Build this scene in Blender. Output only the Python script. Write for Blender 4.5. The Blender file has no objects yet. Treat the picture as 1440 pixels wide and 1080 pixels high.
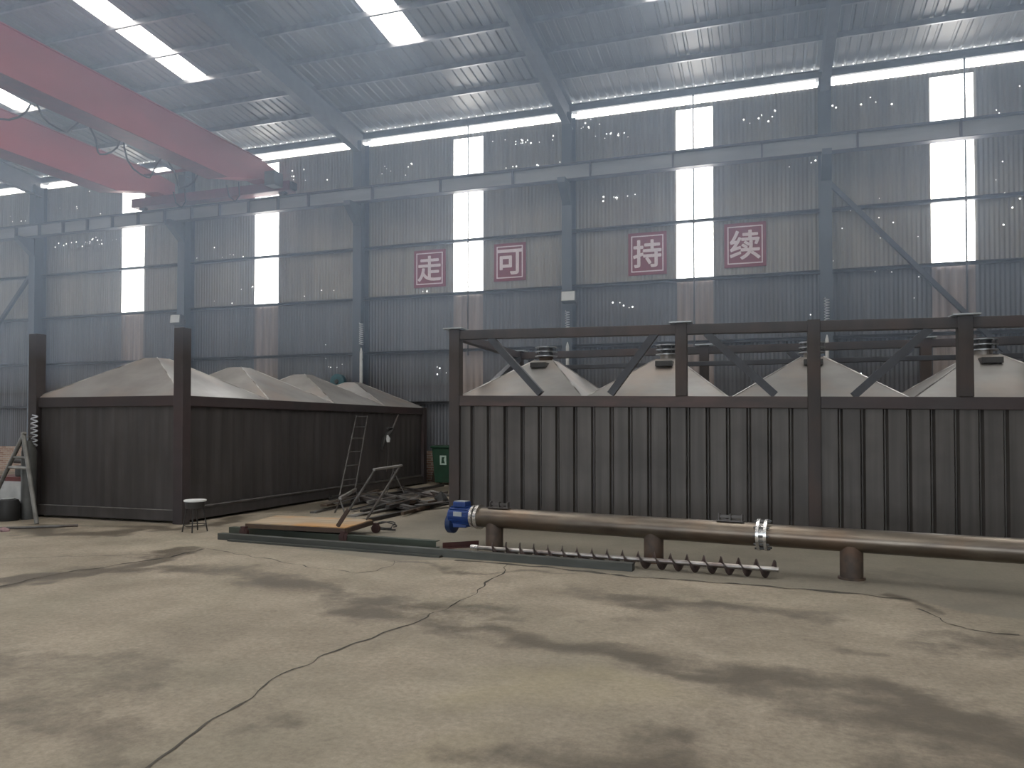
import bpy, math, random
import numpy as np
from mathutils import Vector, Matrix

random.seed(7)
rng = np.random.default_rng(7)
S = bpy.context.scene
COL = S.collection

# ------------------------------------------------------------------ camera
F_PX, YAW, PITCH, EYE = 1077.0, math.radians(18.71), math.radians(1.2), 1.5
HORIZON = 600.0
CY = HORIZON - F_PX * math.tan(PITCH)
cam_data = bpy.data.cameras.new('camera')
cam_data.sensor_width = 36.0
cam_data.lens = F_PX / 1440.0 * 36.0
cam_data.shift_y = (CY - 540.0) / 1440.0
cam_data.clip_end = 300
cam = bpy.data.objects.new('camera', cam_data)
cam.location = (0, 0, EYE)
cam.rotation_euler = (math.pi / 2 + PITCH, 0, YAW)
COL.objects.link(cam)
S.camera = cam

# ------------------------------------------------------------------ world, exposure
S.view_settings.view_transform = 'Standard'
S.view_settings.look = 'None'
S.view_settings.gamma = 1.0
S.view_settings.use_curve_mapping = False
S.view_settings.exposure = 0.8
S.cycles.use_denoising = True
S.cycles.volume_bounces = 1
world = bpy.data.worlds.new('overcast_sky')
world.use_nodes = True
bgn = world.node_tree.nodes['Background']
bgn.inputs[0].default_value = (0.86, 0.93, 1.0, 1)
bgn.inputs[1].default_value = 2.2
S.world = world

SKYLIGHT = 7.0     # brightness of the daylit roof panels
WALLLIGHT = 5.0    # brightness of the daylit wall panels
HAZE = 0.0185

# ------------------------------------------------------------------ view helpers: where a point seen in the photo stands
_F = Vector((-math.sin(YAW) * math.cos(PITCH), math.cos(YAW) * math.cos(PITCH), math.sin(PITCH)))
_R = Vector((math.cos(YAW), math.sin(YAW), 0))
_U = _R.cross(_F)
_C = Vector((0, 0, EYE))
def _ray(x, y): return _F + _R * ((x - 720) / F_PX) - _U * ((y - CY) / F_PX)
def fl(x, y, z=0.0):
    d = _ray(x, y); return _C + d * ((z - EYE) / d.z)
def wl(x, y, D):
    d = _ray(x, y); return _C + d * (D / d.y)
def xl(x, y, X):
    d = _ray(x, y); return _C + d * (X / d.x)

# ------------------------------------------------------------------ materials
def lin(c):
    return tuple(((v / 255) / 12.92 if v / 255 <= 0.04045 else ((v / 255 + 0.055) / 1.055) ** 2.4) for v in c)
def mat(name, a, b=None, rough=0.6, metal=0.0, scale=(3, 3, 3), nscale=1.5, detail=6, c=None, cscale=0.6, camt=0.5, bump=0.0, lo=0.35, hi=0.65, bscale=40, spec=0.5):
    """two or three tones mixed by noise; linear colours"""
    m = bpy.data.materials.new(name); m.use_nodes = True
    nt = m.node_tree; N = nt.nodes; L = nt.links
    bs = N['Principled BSDF']
    bs.inputs['Roughness'].default_value = rough
    bs.inputs['Metallic'].default_value = metal
    bs.inputs['Specular IOR Level'].default_value = spec
    b = b or tuple(v * 0.8 for v in a)
    tc = N.new('ShaderNodeTexCoord')
    mp = N.new('ShaderNodeMapping'); mp.inputs['Scale'].default_value = scale
    L.new(tc.outputs['Object'], mp.inputs[0])
    nz = N.new('ShaderNodeTexNoise'); nz.inputs['Scale'].default_value = nscale; nz.inputs['Detail'].default_value = detail
    L.new(mp.outputs[0], nz.inputs['Vector'])
    rp = N.new('ShaderNodeValToRGB')
    rp.color_ramp.elements[0].position = lo; rp.color_ramp.elements[1].position = hi
    rp.color_ramp.elements[0].color = (*a, 1); rp.color_ramp.elements[1].color = (*b, 1)
    L.new(nz.outputs['Fac'], rp.inputs[0])
    out = rp.outputs[0]
    if c:
        n2 = N.new('ShaderNodeTexNoise'); n2.inputs['Scale'].default_value = cscale; n2.inputs['Detail'].default_value = 8
        L.new(tc.outputs['Object'], n2.inputs['Vector'])
        r2 = N.new('ShaderNodeValToRGB'); r2.color_ramp.elements[0].position = 0.48; r2.color_ramp.elements[1].position = 0.66
        r2.color_ramp.elements[1].color = (camt, camt, camt, 1)
        L.new(n2.outputs['Fac'], r2.inputs[0])
        mx = N.new('ShaderNodeMix'); mx.data_type = 'RGBA'
        L.new(r2.outputs[0], mx.inputs[0]); L.new(out, mx.inputs[6]); mx.inputs[7].default_value = (*c, 1)
        out = mx.outputs[2]
    L.new(out, bs.inputs['Base Color'])
    if bump:
        n3 = N.new('ShaderNodeTexNoise'); n3.inputs['Scale'].default_value = bscale; n3.inputs['Detail'].default_value = 5
        L.new(tc.outputs['Object'], n3.inputs['Vector'])
        bp = N.new('ShaderNodeBump'); bp.inputs['Strength'].default_value = bump; bp.inputs['Distance'].default_value = 0.02
        L.new(n3.outputs['Fac'], bp.inputs['Height']); L.new(bp.outputs[0], bs.inputs['Normal'])
    return m
def glow(name, col, strength):
    m = bpy.data.materials.new(name); m.use_nodes = True
    nt = m.node_tree; nt.nodes.remove(nt.nodes['Principled BSDF'])
    e = nt.nodes.new('ShaderNodeEmission'); e.inputs[0].default_value = (*col, 1); e.inputs[1].default_value = strength
    nt.links.new(e.outputs[0], nt.nodes['Material Output'].inputs['Surface'])
    return m

M = {}
M['wall_tan'] = mat('wall_sheet_tan', (.27, .25, .215), (.195, .18, .16), .55, .2, (4, 4, .25), 1.2, c=(.16, .13, .11), cscale=.5, camt=.5)
M['wall_grey'] = mat('wall_sheet_grey', (.135, .14, .155), (.095, .10, .11), .55, .2, (4, 4, .25), 1.2, c=(.09, .08, .08), cscale=.4, camt=.5)
M['roof'] = mat('roof_sheet', (.165, .16, .155), (.115, .112, .11), .45, .35, (2, .4, 2), 1.0)
M['column'] = mat('column_paint', (.075, .088, .105), (.055, .064, .078), .5, .2, (4, 4, .6), 1.0)
M['girt'] = mat('girt_steel', (.085, .085, .09), (.05, .05, .055), .5, .3)
M['purlin'] = mat('purlin_steel', (.20, .20, .21), (.13, .13, .14), .35, .7)
M['rafter'] = mat('rafter_paint', (.11, .115, .125), (.085, .09, .10), .55, .2)
M['brace'] = mat('brace_paint', (.055, .06, .07), (.04, .042, .05), .55, .2)
M['brick'] = None
M['dark_steel'] = mat('container_steel', (.085, .077, .075), (.06, .054, .053), .5, .35, (5, 5, .35), 1.3, c=(.052, .047, .045), cscale=.9, camt=.6)
M['ribbed'] = mat('container_ribbed_steel', (.098, .089, .083), (.066, .06, .056), .5, .35, (9, 9, .3), 1.2, c=(.045, .041, .038), cscale=1.3, camt=.55)
M['rail'] = mat('rail_primer', (.082, .054, .05), (.05, .04, .038), .55, .2, (1.5, 6, 6), 1.2, c=(.05, .045, .042), cscale=.7, camt=.8)
M['rail_dark'] = mat('rail_dark_primer', (.052, .043, .043), (.037, .032, .033), .55, .2, (1.5, 3, 3), 1.2, c=(.07, .038, .038), cscale=.5, camt=.5)
M['post'] = mat('post_rust_primer', (.056, .045, .042), (.037, .032, .031), .6, .2, (4, 4, .8), 1.2, c=(.075, .046, .036), cscale=1.2, camt=.5)
M['cap'] = mat('hopper_cap_steel', (.32, .31, .295), (.22, .21, .20), .42, .4, (1.2, 1.2, 2), 1.0, c=(.33, .27, .23), cscale=1.1, camt=.7, bump=.15, bscale=3)
M['cap_seam'] = mat('cap_seam_steel', (.55, .54, .52), (.12, .11, .10), .35, .5, (3, 3, 3), 1.0)
M['cap_dark'] = mat('cap_plate_dark', (.05, .05, .05), (.03, .03, .03), .6)
M['ring'] = mat('vent_ring_galvanised', (.6, .62, .64), (.42, .44, .46), .3, .7)
M['pipe'] = mat('pipe_steel', (.20, .172, .14), (.125, .105, .088), .34, .85, (1.5, 6, 6), 1.4, c=(.19, .13, .09), cscale=1.6, camt=.6)
M['stub'] = mat('stub_rust', (.12, .085, .065), (.065, .05, .042), .65, .25, (8, 8, 5), 1.4, c=(.16, .085, .05), cscale=3, camt=.6)
M['chrome'] = mat('bright_flange', (.75, .74, .72), (.5, .48, .46), .25, .8)
M['motor'] = mat('motor_blue', (.014, .046, .19), (.011, .033, .13), .42, .1)
M['motor_dark'] = mat('motor_cowl', (.012, .03, .09), (.01, .02, .05), .5, .1)
M['plate'] = mat('nameplate_grey', (.42, .45, .47), (.35, .38, .40), .4, .3)
M['auger'] = mat('auger_steel', (.40, .38, .36), (.2, .18, .17), .3, .8, (4, 10, 10), 1.5, c=(.09, .055, .05), cscale=3, camt=.5)
M['flight'] = mat('auger_flight_steel', (.11, .075, .07), (.05, .04, .038), .45, .5, (4, 10, 10), 1.5)
M['beam_green'] = mat('beam_grey_green', (.085, .09, .082), (.055, .058, .053), .5, .3, (1, 6, 6), 1.2)
M['beam_green2'] = mat('beam_green', (.06, .075, .058), (.042, .05, .04), .5, .3, (1, 6, 6), 1.2)
M['maroon'] = mat('offcut_maroon', (.075, .025, .022), (.045, .018, .018), .6, .1)
M['ply'] = mat('cart_deck_wood', (.42, .33, .23), (.30, .235, .165), .7, 0, (1, 8, 1), 1.2, c=(.50, .25, .07), cscale=1.5, camt=.8)
M['rust'] = mat('rust_frame', (.085, .055, .035), (.05, .035, .025), .7, .2, c=(.06, .035, .03), cscale=2)
M['wheel'] = mat('wheel_dark_red', (.055, .022, .02), (.03, .015, .015), .6)
M['tube'] = mat('handle_tube', (.14, .13, .125), (.08, .075, .07), .4, .5)
M['scrap_light'] = mat('scrap_pale_steel', (.34, .33, .31), (.20, .19, .18), .45, .5, c=(.12, .07, .05), cscale=2)
M['scrap'] = mat('scrap_grey_steel', (.14, .135, .13), (.075, .07, .068), .5, .4, c=(.09, .05, .035), cscale=2)
M['scrap_dark'] = mat('scrap_dark_steel', (.045, .042, .04), (.025, .023, .022), .6, .3)
M['white'] = mat('white_paint', (.72, .73, .72), (.6, .61, .6), .5)
M['black'] = mat('black_rubber', (.012, .012, .012), (.02, .02, .02), .6)
M['red'] = mat('crane_red', (.36, .055, .07), (.27, .045, .055), .5, .1, (1, .4, 1), 1.0)
M['red_dark'] = mat('crane_red_dark', (.16, .03, .04), (.10, .025, .03), .5, .1)
M['runway'] = mat('runway_beam_paint', (.26, .265, .27), (.18, .185, .195), .5, .2, (.6, 3, 3), 1.0)
M['runway_flange'] = mat('runway_flange_paint', (.065, .06, .07), (.045, .042, .05), .5, .2)
M['sign_red'] = mat('sign_red', (.22, .010, .028), (.18, .009, .024), .55, 0, spec=.3)
M['sign_white'] = mat('sign_white', (.78, .66, .68), (.70, .58, .60), .55, 0)
M['lamp_case'] = mat('lamp_housing', (.10, .10, .10), (.06, .06, .06), .5, .3)
M['lamp_lens'] = mat('lamp_lens', (.55, .56, .55), (.48, .49, .48), .2, 0)
M['conduit'] = mat('conduit_white', (.62, .62, .60), (.5, .5, .49), .45)
M['coil'] = mat('coil_white', (.62, .64, .68), (.45, .47, .5), .4)
M['teal'] = mat('teal_paint', (.03, .12, .14), (.02, .08, .10), .5)
M['bin'] = mat('bin_green', (.016, .06, .032), (.013, .045, .024), .5)
M['bin_label'] = mat('bin_label_white', (.55, .66, .58), (.48, .6, .52), .5)
M['rag'] = mat('rag_pink', (.32, .2, .2), (.2, .13, .14), .9, bump=.3)
M['redframe'] = mat('frame_red', (.14, .035, .035), (.08, .025, .025), .6)
M['sheet'] = mat('pale_sheet', (.50, .51, .50), (.38, .39, .39), .6)
M['machine'] = mat('machine_grey', (.085, .085, .08), (.05, .05, .048), .6, .2)
M['pole'] = mat('pole_grey', (.20, .195, .18), (.12, .115, .105), .5, .3)
M['skylight'] = glow('daylit_roof_panel', (1.0, .985, .95), SKYLIGHT)
M['pane'] = glow('daylit_wall_panel', (.97, .985, 1.0), WALLLIGHT)
M['hole'] = glow('daylit_hole', (.93, .97, 1.0), 3.0)

def translucent_sheet(name, col, strength):
    """old translucent sheet, faintly daylit through dirt that runs down in streaks"""
    m = bpy.data.materials.new(name); m.use_nodes = True
    nt = m.node_tree; N = nt.nodes; L = nt.links
    bs = N['Principled BSDF']; bs.inputs['Roughness'].default_value = .5
    tc = N.new('ShaderNodeTexCoord'); mp = N.new('ShaderNodeMapping'); mp.inputs['Scale'].default_value = (9, 9, .35)
    nz = N.new('ShaderNodeTexNoise'); nz.inputs['Scale'].default_value = 1.3; nz.inputs['Detail'].default_value = 6
    L.new(tc.outputs['Object'], mp.inputs[0]); L.new(mp.outputs[0], nz.inputs['Vector'])
    rp = N.new('ShaderNodeValToRGB')
    rp.color_ramp.elements[0].position = .3; rp.color_ramp.elements[1].position = .72
    rp.color_ramp.elements[0].color = (*[v * .5 for v in col], 1); rp.color_ramp.elements[1].color = (*col, 1)
    L.new(nz.outputs['Fac'], rp.inputs[0])
    L.new(rp.outputs[0], bs.inputs['Base Color']); L.new(rp.outputs[0], bs.inputs['Emission Color'])
    bs.inputs['Emission Strength'].default_value = strength
    return m
M['old_pane'] = translucent_sheet('dirty_translucent_sheet', (.20, .165, .15), .16)

def brick_mat():
    m = bpy.data.materials.new('brick_plinth'); m.use_nodes = True
    nt = m.node_tree; N = nt.nodes; L = nt.links; bs = N['Principled BSDF']; bs.inputs['Roughness'].default_value = .85
    tc = N.new('ShaderNodeTexCoord'); mp = N.new('ShaderNodeMapping'); mp.inputs['Rotation'].default_value = (math.pi / 2, 0, 0)
    L.new(tc.outputs['Object'], mp.inputs[0])
    br = N.new('ShaderNodeTexBrick'); br.inputs['Scale'].default_value = 1.0
    br.inputs['Color1'].default_value = (.24, .13, .09, 1); br.inputs['Color2'].default_value = (.36, .26, .20, 1); br.inputs['Mortar'].default_value = (.40, .36, .31, 1)
    br.inputs['Brick Width'].default_value = .24; br.inputs['Row Height'].default_value = .065; br.inputs['Mortar Size'].default_value = .008
    L.new(mp.outputs[0], br.inputs['Vector']); L.new(br.outputs['Color'], bs.inputs['Base Color'])
    return m
M['brick'] = brick_mat()

# ------------------------------------------------------------------ mesh helpers
BASE = {}
class MB:
    def __init__(s): s.v = []; s.f = []; s.mi = []
    def add(s, vs, fs, mi=0):
        o = len(s.v); s.v += [tuple(p) for p in vs]; s.f += [tuple(i + o for i in f) for f in fs]; s.mi += [mi] * len(fs); return s
    def box(s, x0, x1, y0, y1, z0, z1, mi=0):
        return s.add([(x0, y0, z0), (x1, y0, z0), (x1, y1, z0), (x0, y1, z0), (x0, y0, z1), (x1, y0, z1), (x1, y1, z1), (x0, y1, z1)],
                     [(0, 3, 2, 1), (4, 5, 6, 7), (0, 1, 5, 4), (1, 2, 6, 5), (2, 3, 7, 6), (3, 0, 4, 7)], mi)
    def prism(s, prof, p, q, up=(0, 0, 1), mi=0):
        """profile (across, up) swept from p to q"""
        p = Vector(p); q = Vector(q); d = (q - p).normalized(); up = Vector(up)
        a = d.cross(up); a = a.normalized() if a.length > 1e-6 else Vector((1, 0, 0)); u = a.cross(d).normalized()
        n = len(prof)
        vs = [p + a * x + u * y for x, y in prof] + [q + a * x + u * y for x, y in prof]
        fs = [(i, (i + 1) % n, n + (i + 1) % n, n + i) for i in range(n)] + [tuple(reversed(range(n))), tuple(range(n, 2 * n))]
        return s.add(vs, fs, mi)
    def bar(s, p, q, w, h, up=(0, 0, 1), mi=0):
        return s.prism([(-w / 2, -h / 2), (w / 2, -h / 2), (w / 2, h / 2), (-w / 2, h / 2)], p, q, up, mi)
    def channel(s, p, q, w, h, t, up=(0, 0, 1), side=1, mi=0):
        pr = [(-w / 2, -h / 2), (w / 2, -h / 2), (w / 2, -h / 2 + t), (-w / 2 + t, -h / 2 + t), (-w / 2 + t, h / 2 - t), (w / 2, h / 2 - t), (w / 2, h / 2), (-w / 2, h / 2)]
        if side < 0: pr = [(-x, y) for x, y in reversed(pr)]
        return s.prism(pr, p, q, up, mi)
    def ibeam(s, p, q, w, h, t, up=(0, 0, 1), mi=0):
        a, b = w / 2, h / 2
        pr = [(-a, -b), (a, -b), (a, -b + t), (t / 2, -b + t), (t / 2, b - t), (a, b - t), (a, b), (-a, b), (-a, b - t), (-t / 2, b - t), (-t / 2, -b + t), (-a, -b + t)]
        return s.prism(pr, p, q, up, mi)
    def tube(s, pts, r, n=10, cap=True, mi=0):
        pts = [Vector(p) for p in pts]; rs = r if isinstance(r, (list, tuple)) else [r] * len(pts)
        rings = []; prev = None
        for i, p in enumerate(pts):
            d = (pts[min(i + 1, len(pts) - 1)] - pts[max(i - 1, 0)]).normalized()
            if prev is None:
                a = d.cross(Vector((0, 0, 1)))
                if a.length < 1e-4: a = Vector((1, 0, 0))
            else: a = prev - d * prev.dot(d)
            a.normalize(); prev = a; b = d.cross(a)
            rings.append([p + (a * math.cos(2 * math.pi * k / n) + b * math.sin(2 * math.pi * k / n)) * rs[i] for k in range(n)])
        vs = [v for R in rings for v in R]; fs = []
        for i in range(len(pts) - 1):
            for k in range(n):
                k2 = (k + 1) % n; fs.append((i * n + k, i * n + k2, (i + 1) * n + k2, (i + 1) * n + k))
        if cap: fs += [tuple(reversed(range(n))), tuple(range((len(pts) - 1) * n, len(pts) * n))]
        return s.add(vs, fs, mi)
    def cyl(s, p, q, r, n=20, mi=0): return s.tube([p, q], r, n, True, mi)
    def ring(s, p, q, ro, ri, n=24, mi=0):
        p = Vector(p); q = Vector(q); d = (q - p).normalized(); a = d.cross(Vector((0, 0, 1)))
        if a.length < 1e-4: a = Vector((1, 0, 0))
        a.normalize(); b = d.cross(a); vs = []
        for c, r in ((p, ro), (q, ro), (q, ri), (p, ri)):
            vs += [c + (a * math.cos(2 * math.pi * k / n) + b * math.sin(2 * math.pi * k / n)) * r for k in range(n)]
        fs = []
        for j in range(4):
            j2 = (j + 1) % 4
            for k in range(n): fs.append((j * n + k, j * n + (k + 1) % n, j2 * n + (k + 1) % n, j2 * n + k))
        return s.add(vs, fs, mi)
    def build(s, name, m, parent=None, smooth=False, bevel=0.0, loc=None):
        """links everything gathered as ONE mesh object; a child is stored relative to its thing's base"""
        base = Vector(BASE.get(parent, (0, 0, 0))) if parent else Vector(loc or (0, 0, 0))
        me = bpy.data.meshes.new(name)
        me.from_pydata([tuple(Vector(v) - base) for v in s.v], [], s.f); me.update()
        for mm in (m if isinstance(m, (list, tuple)) else [m]): me.materials.append(mm)
        if any(s.mi): me.polygons.foreach_set('material_index', s.mi)
        import bmesh
        bm = bmesh.new(); bm.from_mesh(me); bmesh.ops.recalc_face_normals(bm, faces=bm.faces); bm.to_mesh(me); bm.free()
        if smooth:
            me.polygons.foreach_set('use_smooth', [True] * len(me.polygons))
            try: me.set_sharp_from_angle(angle=math.radians(38))
            except Exception: pass
        o = bpy.data.objects.new(name, me); COL.objects.link(o)
        if parent: o.parent = parent; BASE[o] = tuple(base)
        else: o.location = base; BASE[o] = tuple(base)
        if bevel:
            bv = o.modifiers.new('edge', 'BEVEL'); bv.width = bevel; bv.segments = 2; bv.limit_method = 'ANGLE'
        return o

def tag(o, label, cat, group=None, kind=None):
    o['label'] = label; o['category'] = cat
    if group: o['group'] = group
    if kind: o['kind'] = kind
    return o
def thing(name, label, cat, loc, group=None, kind=None):
    o = bpy.data.objects.new(name, None); COL.objects.link(o); o.location = loc; o.empty_display_size = .2
    BASE[o] = tuple(loc)
    return tag(o, label, cat, group, kind)

# ------------------------------------------------------------------ the hall shell
Y_WALL, Z_WALL = 19.1, 9.43
X_L, X_R, Y_F = -32.0, 12.0, -11.0
RIDGE_Y, SLOPE, Z_EAVE = 4.1, .095, 9.82
COLX = [-28.95, -22.92, -16.87, -10.84, -4.85, 1.2, 7.25]
WINX = [(-26.9, -26.05), (-19.63, -18.74), (-14.57, -13.74), (-8.14, -7.29), (-2.18, -1.31), (3.41, 4.26), (9.3, 10.15)]
SILL = 5.08
def roof_z(y): return Z_EAVE + SLOPE * (Y_WALL - y) if y > RIDGE_Y else Z_EAVE + SLOPE * (Y_WALL - RIDGE_Y) - SLOPE * (RIDGE_Y - y)

# floor: concrete with amounts of staining and darker tone stored per vertex
def lattice(x, y, sc, seed):
    g = np.random.default_rng(seed).random((257, 257))
    u = x / sc + 500.3; v = y / sc + 500.7
    i = np.floor(u).astype(int); j = np.floor(v).astype(int); a = u - i; b = v - j
    a = a * a * (3 - 2 * a); b = b * b * (3 - 2 * b); i %= 256; j %= 256
    return (g[i, j] * (1 - a) + g[i + 1, j] * a) * (1 - b) + (g[i, j + 1] * (1 - a) + g[i + 1, j + 1] * a) * b
def fbm(x, y, sc, seed):
    return (lattice(x, y, sc, seed) * .5 + lattice(x, y, sc / 2.1, seed + 1) * .27 + lattice(x, y, sc / 4.3, seed + 2) * .15 + lattice(x, y, sc / 9.1, seed + 3) * .08)
def pline(pts): return [fl(*p) for p in pts]
def dist_line(X, Y, pts):
    best = np.full(X.shape, 1e9)
    for a, b in zip(pts[:-1], pts[1:]):
        dx, dy = b.x - a.x, b.y - a.y; L2 = dx * dx + dy * dy + 1e-9
        t = np.clip(((X - a.x) * dx + (Y - a.y) * dy) / L2, 0, 1)
        best = np.minimum(best, np.hypot(X - a.x - t * dx, Y - a.y - t * dy))
    return best
SLAB_EDGE = [(440, 774), (540, 788), (640, 788), (700, 790), (800, 800), (900, 812), (1010, 820), (1130, 829), (1210, 836), (1290, 846), (1360, 862), (1440, 872), (1560, 900)]
def make_floor():
    xs = np.concatenate([np.arange(X_L, -13, 1.0), np.arange(-13, 5, .036), np.arange(5, X_R + .01, .5)])
    ys = np.concatenate([np.arange(Y_F - 1, 2.0, 1.0), np.arange(2.0, 10.6, .036), np.arange(10.6, Y_WALL + .4, .5)])
    nx, ny = len(xs), len(ys)
    X, Y = np.meshgrid(xs, ys); X = X.ravel(); Y = Y.ravel()
    co = np.zeros((nx * ny, 3)); co[:, 0] = X; co[:, 1] = Y
    co[:, 2] = 0
    me = bpy.data.meshes.new('floor')
    i = np.arange((ny - 1) * (nx - 1)); r = i // (nx - 1); c = i % (nx - 1); a = r * nx + c
    quads = np.stack([a, a + 1, a + nx + 1, a + nx], 1).astype(np.int32)
    me.vertices.add(nx * ny); me.vertices.foreach_set('co', co.ravel())
    me.loops.add(quads.size); me.loops.foreach_set('vertex_index', quads.ravel())
    me.polygons.add(len(quads)); me.polygons.foreach_set('loop_start', np.arange(0, quads.size, 4, dtype=np.int32))
    me.update(calc_edges=True)
    wob = (fbm(X, Y, .9, 11) - .5) * 1.1; wob2 = (fbm(X, Y, .9, 31) - .5) * 1.1
    Xw, Yw = X + wob, Y + wob2
    st = np.zeros(len(X))
    def band(pts, w, amt, soft=1.0):
        d = dist_line(Xw, Yw, pline(pts)); return amt * np.clip(1.25 - d / w, 0, 1) ** soft
    bands = [
        ([(-60, 838), (40, 815), (120, 800), (200, 790), (290, 771)], .16, .95),
        ([(20, 745), (90, 750), (165, 746)], .35, .9),  # darker patch on the floor before the left container's end
        ([(120, 798), (220, 800), (330, 805), (430, 822), (520, 842), (600, 856), (660, 852)], .30, .62),
        ([(500, 862), (560, 872), (600, 880)], .30, .55),
        ([(600, 885), (680, 898), (760, 905)], .22, .6),
        ([(660, 868), (720, 872)], .12, .5),
        ([(720, 905), (850, 922), (960, 945), (1060, 962)], .22, .72),
        ([(1040, 955), (1120, 958), (1190, 965), (1260, 985)], .26, .85),
        ([(1120, 1000), (1220, 1005), (1330, 1015), (1440, 1040), (1560, 1060)], .33, .8),
        ([(1240, 1060), (1360, 1070), (1500, 1090)], .35, .75),
        ([(1300, 900), (1380, 915), (1480, 925)], .25, .7),
        ([(1160, 905), (1230, 912)], .14, .55),
        ([(0, 930), (90, 935), (180, 960)], .40, .5),
        ([(60, 985), (160, 1005), (230, 1040)], .25, .5),
        ([(250, 940), (330, 935)], .2, .25),
        ([(380, 1005), (470, 1000)], .22, .45),
        ([(720, 1060), (800, 1050), (880, 1070)], .2, .45),
        ([(830, 828), (930, 845), (1040, 862), (1120, 866)], .24, .55),
        ([(560, 795), (640, 798), (720, 800), (800, 812)], .12, .5),
        ([(820, 870), (900, 868)], .14, .35),
        ([(1250, 845), (1290, 852), (1310, 866)], .10, 1.0),
        ([(440, 712), (520, 702), (640, 688)], .9, .95),
        ([(270, 742), (360, 722), (450, 706)], .22, .9), ([(50, 738), (150, 740), (250, 744)], .16, .8),  # darker bands along the foot of the left container, side and end
    ]
    for pts, w, amt in bands: st = np.maximum(st, band(pts, w, amt))
    st *= .45 + .9 * fbm(X, Y, .5, 51)
    st += np.clip(fbm(X, Y, 1.6, 71) - .5, 0, 1) * 1.2
    # newer, greyer slab beyond the joint
    edge = pline(SLAB_EDGE); ex = np.array([p.x for p in edge]); ey = np.array([p.y for p in edge])
    o = np.argsort(ex); beyond = np.clip((Y + wob * .06 - np.interp(X, ex[o], ey[o])) / .05, 0, 1)
    beyond *= np.clip((X + 6.6) / 1.5, 0, 1)
    grn = np.clip(fbm(X, Y, 1.1, 91) * 2.4 - 1.1, 0, 1)
    yel = np.maximum(band([(730, 975), (830, 978), (930, 985)], .25, .9), band([(640, 1075), (760, 1030)], .2, .5))
    for nm, arr in (('stain_dark', st), ('slab', beyond), ('green', grn), ('yellow', yel)):
        at = me.attributes.new(nm, 'FLOAT', 'POINT'); at.data.foreach_set('value', arr.astype(np.float32))
    m = bpy.data.materials.new('stained_concrete'); m.use_nodes = True
    nt = m.node_tree; N = nt.nodes; L = nt.links; bs = N['Principled BSDF']
    tc = N.new('ShaderNodeTexCoord')
    def noise(sc, det, rough=.6):
        n = N.new('ShaderNodeTexNoise'); n.inputs['Scale'].default_value = sc; n.inputs['Detail'].default_value = det; n.inputs['Roughness'].default_value = rough
        L.new(tc.outputs['Object'], n.inputs['Vector']); return n.outputs['Fac']
    def ramp(fac, p0, c0, p1, c1):
        r = N.new('ShaderNodeValToRGB'); r.color_ramp.elements[0].position = p0; r.color_ramp.elements[1].position = p1
        r.color_ramp.elements[0].color = (*c0, 1); r.color_ramp.elements[1].color = (*c1, 1); L.new(fac, r.inputs[0]); return r.outputs[0]
    def mix(fac, a, b):
        x = N.new('ShaderNodeMix'); x.data_type = 'RGBA'
        L.new(fac, x.inputs[0])
        for k, v in ((6, a), (7, b)):
            if isinstance(v, tuple): x.inputs[k].default_value = (*v, 1)
            else: L.new(v, x.inputs[k])
        return x.outputs[2]
    def attr(nm):
        a = N.new('ShaderNodeAttribute'); a.attribute_name = nm; return a.outputs['Fac']
    def mth(op, a, b):
        q = N.new('ShaderNodeMath'); q.operation = op; q.use_clamp = True
        for k, v in enumerate((a, b)):
            if isinstance(v, (int, float)): q.inputs[k].default_value = v
            else: L.new(v, q.inputs[k])
        return q.outputs[0]
    base = ramp(noise(.9, 9, .62), .34, (.265, .225, .172), .66, (.42, .36, .28))
    fine = ramp(noise(26, 8, .75), .3, (.62, .62, .62), .7, (1.1, 1.1, 1.1))
    ml = N.new('ShaderNodeMix'); ml.data_type = 'RGBA'; ml.blend_type = 'MULTIPLY'; ml.inputs[0].default_value = .95
    L.new(base, ml.inputs[6]); L.new(fine, ml.inputs[7])
    c = ml.outputs[2]
    c = mix(mth('MULTIPLY', attr('green'), .30), c, (.22, .215, .16))
    c = mix(mth('MULTIPLY', attr('yellow'), .35), c, (.36, .31, .185))
    c = mix(mth('MULTIPLY', attr('slab'), .62), c, (.165, .155, .13))
    nn = N.new('ShaderNodeMath'); nn.operation = 'MULTIPLY_ADD'; L.new(noise(4.5, 10, .72), nn.inputs[0]); nn.inputs[1].default_value = 1.5; nn.inputs[2].default_value = -.75
    aa = N.new('ShaderNodeMath'); aa.operation = 'ADD'; L.new(attr('stain_dark'), aa.inputs[0]); L.new(nn.outputs[0], aa.inputs[1])
    s = ramp(aa.outputs[0], .18, (0, 0, 0), .72, (.85, .85, .85))
    mott = ramp(noise(1.7, 10, .7), .5, (0, 0, 0), .72, (.42, .42, .42))
    c = mix(mott, c, (.16, .14, .11))
    c = mix(s, c, (.088, .072, .052))
    L.new(c, bs.inputs['Base Color'])
    L.new(ramp(s, 0, (.75, .75, .75), 1, (.5, .5, .5)), bs.inputs['Roughness'])
    bs.inputs['Specular IOR Level'].default_value = .3
    bp = N.new('ShaderNodeBump'); bp.inputs['Strength'].default_value = .35; bp.inputs['Distance'].default_value = .02
    L.new(noise(30, 8, .7), bp.inputs['Height']); L.new(bp.outputs[0], bs.inputs['Normal'])
    me.materials.append(m)
    o = bpy.data.objects.new('floor', me); COL.objects.link(o)
    tag(o, 'stained and cracked concrete floor of the workshop', 'floor', kind='structure')
    # cracks: irregular ribbons of grit lying in the joints
    mc = mat('crack_grit', (.05, .045, .036), (.085, .075, .06), .9)
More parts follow.
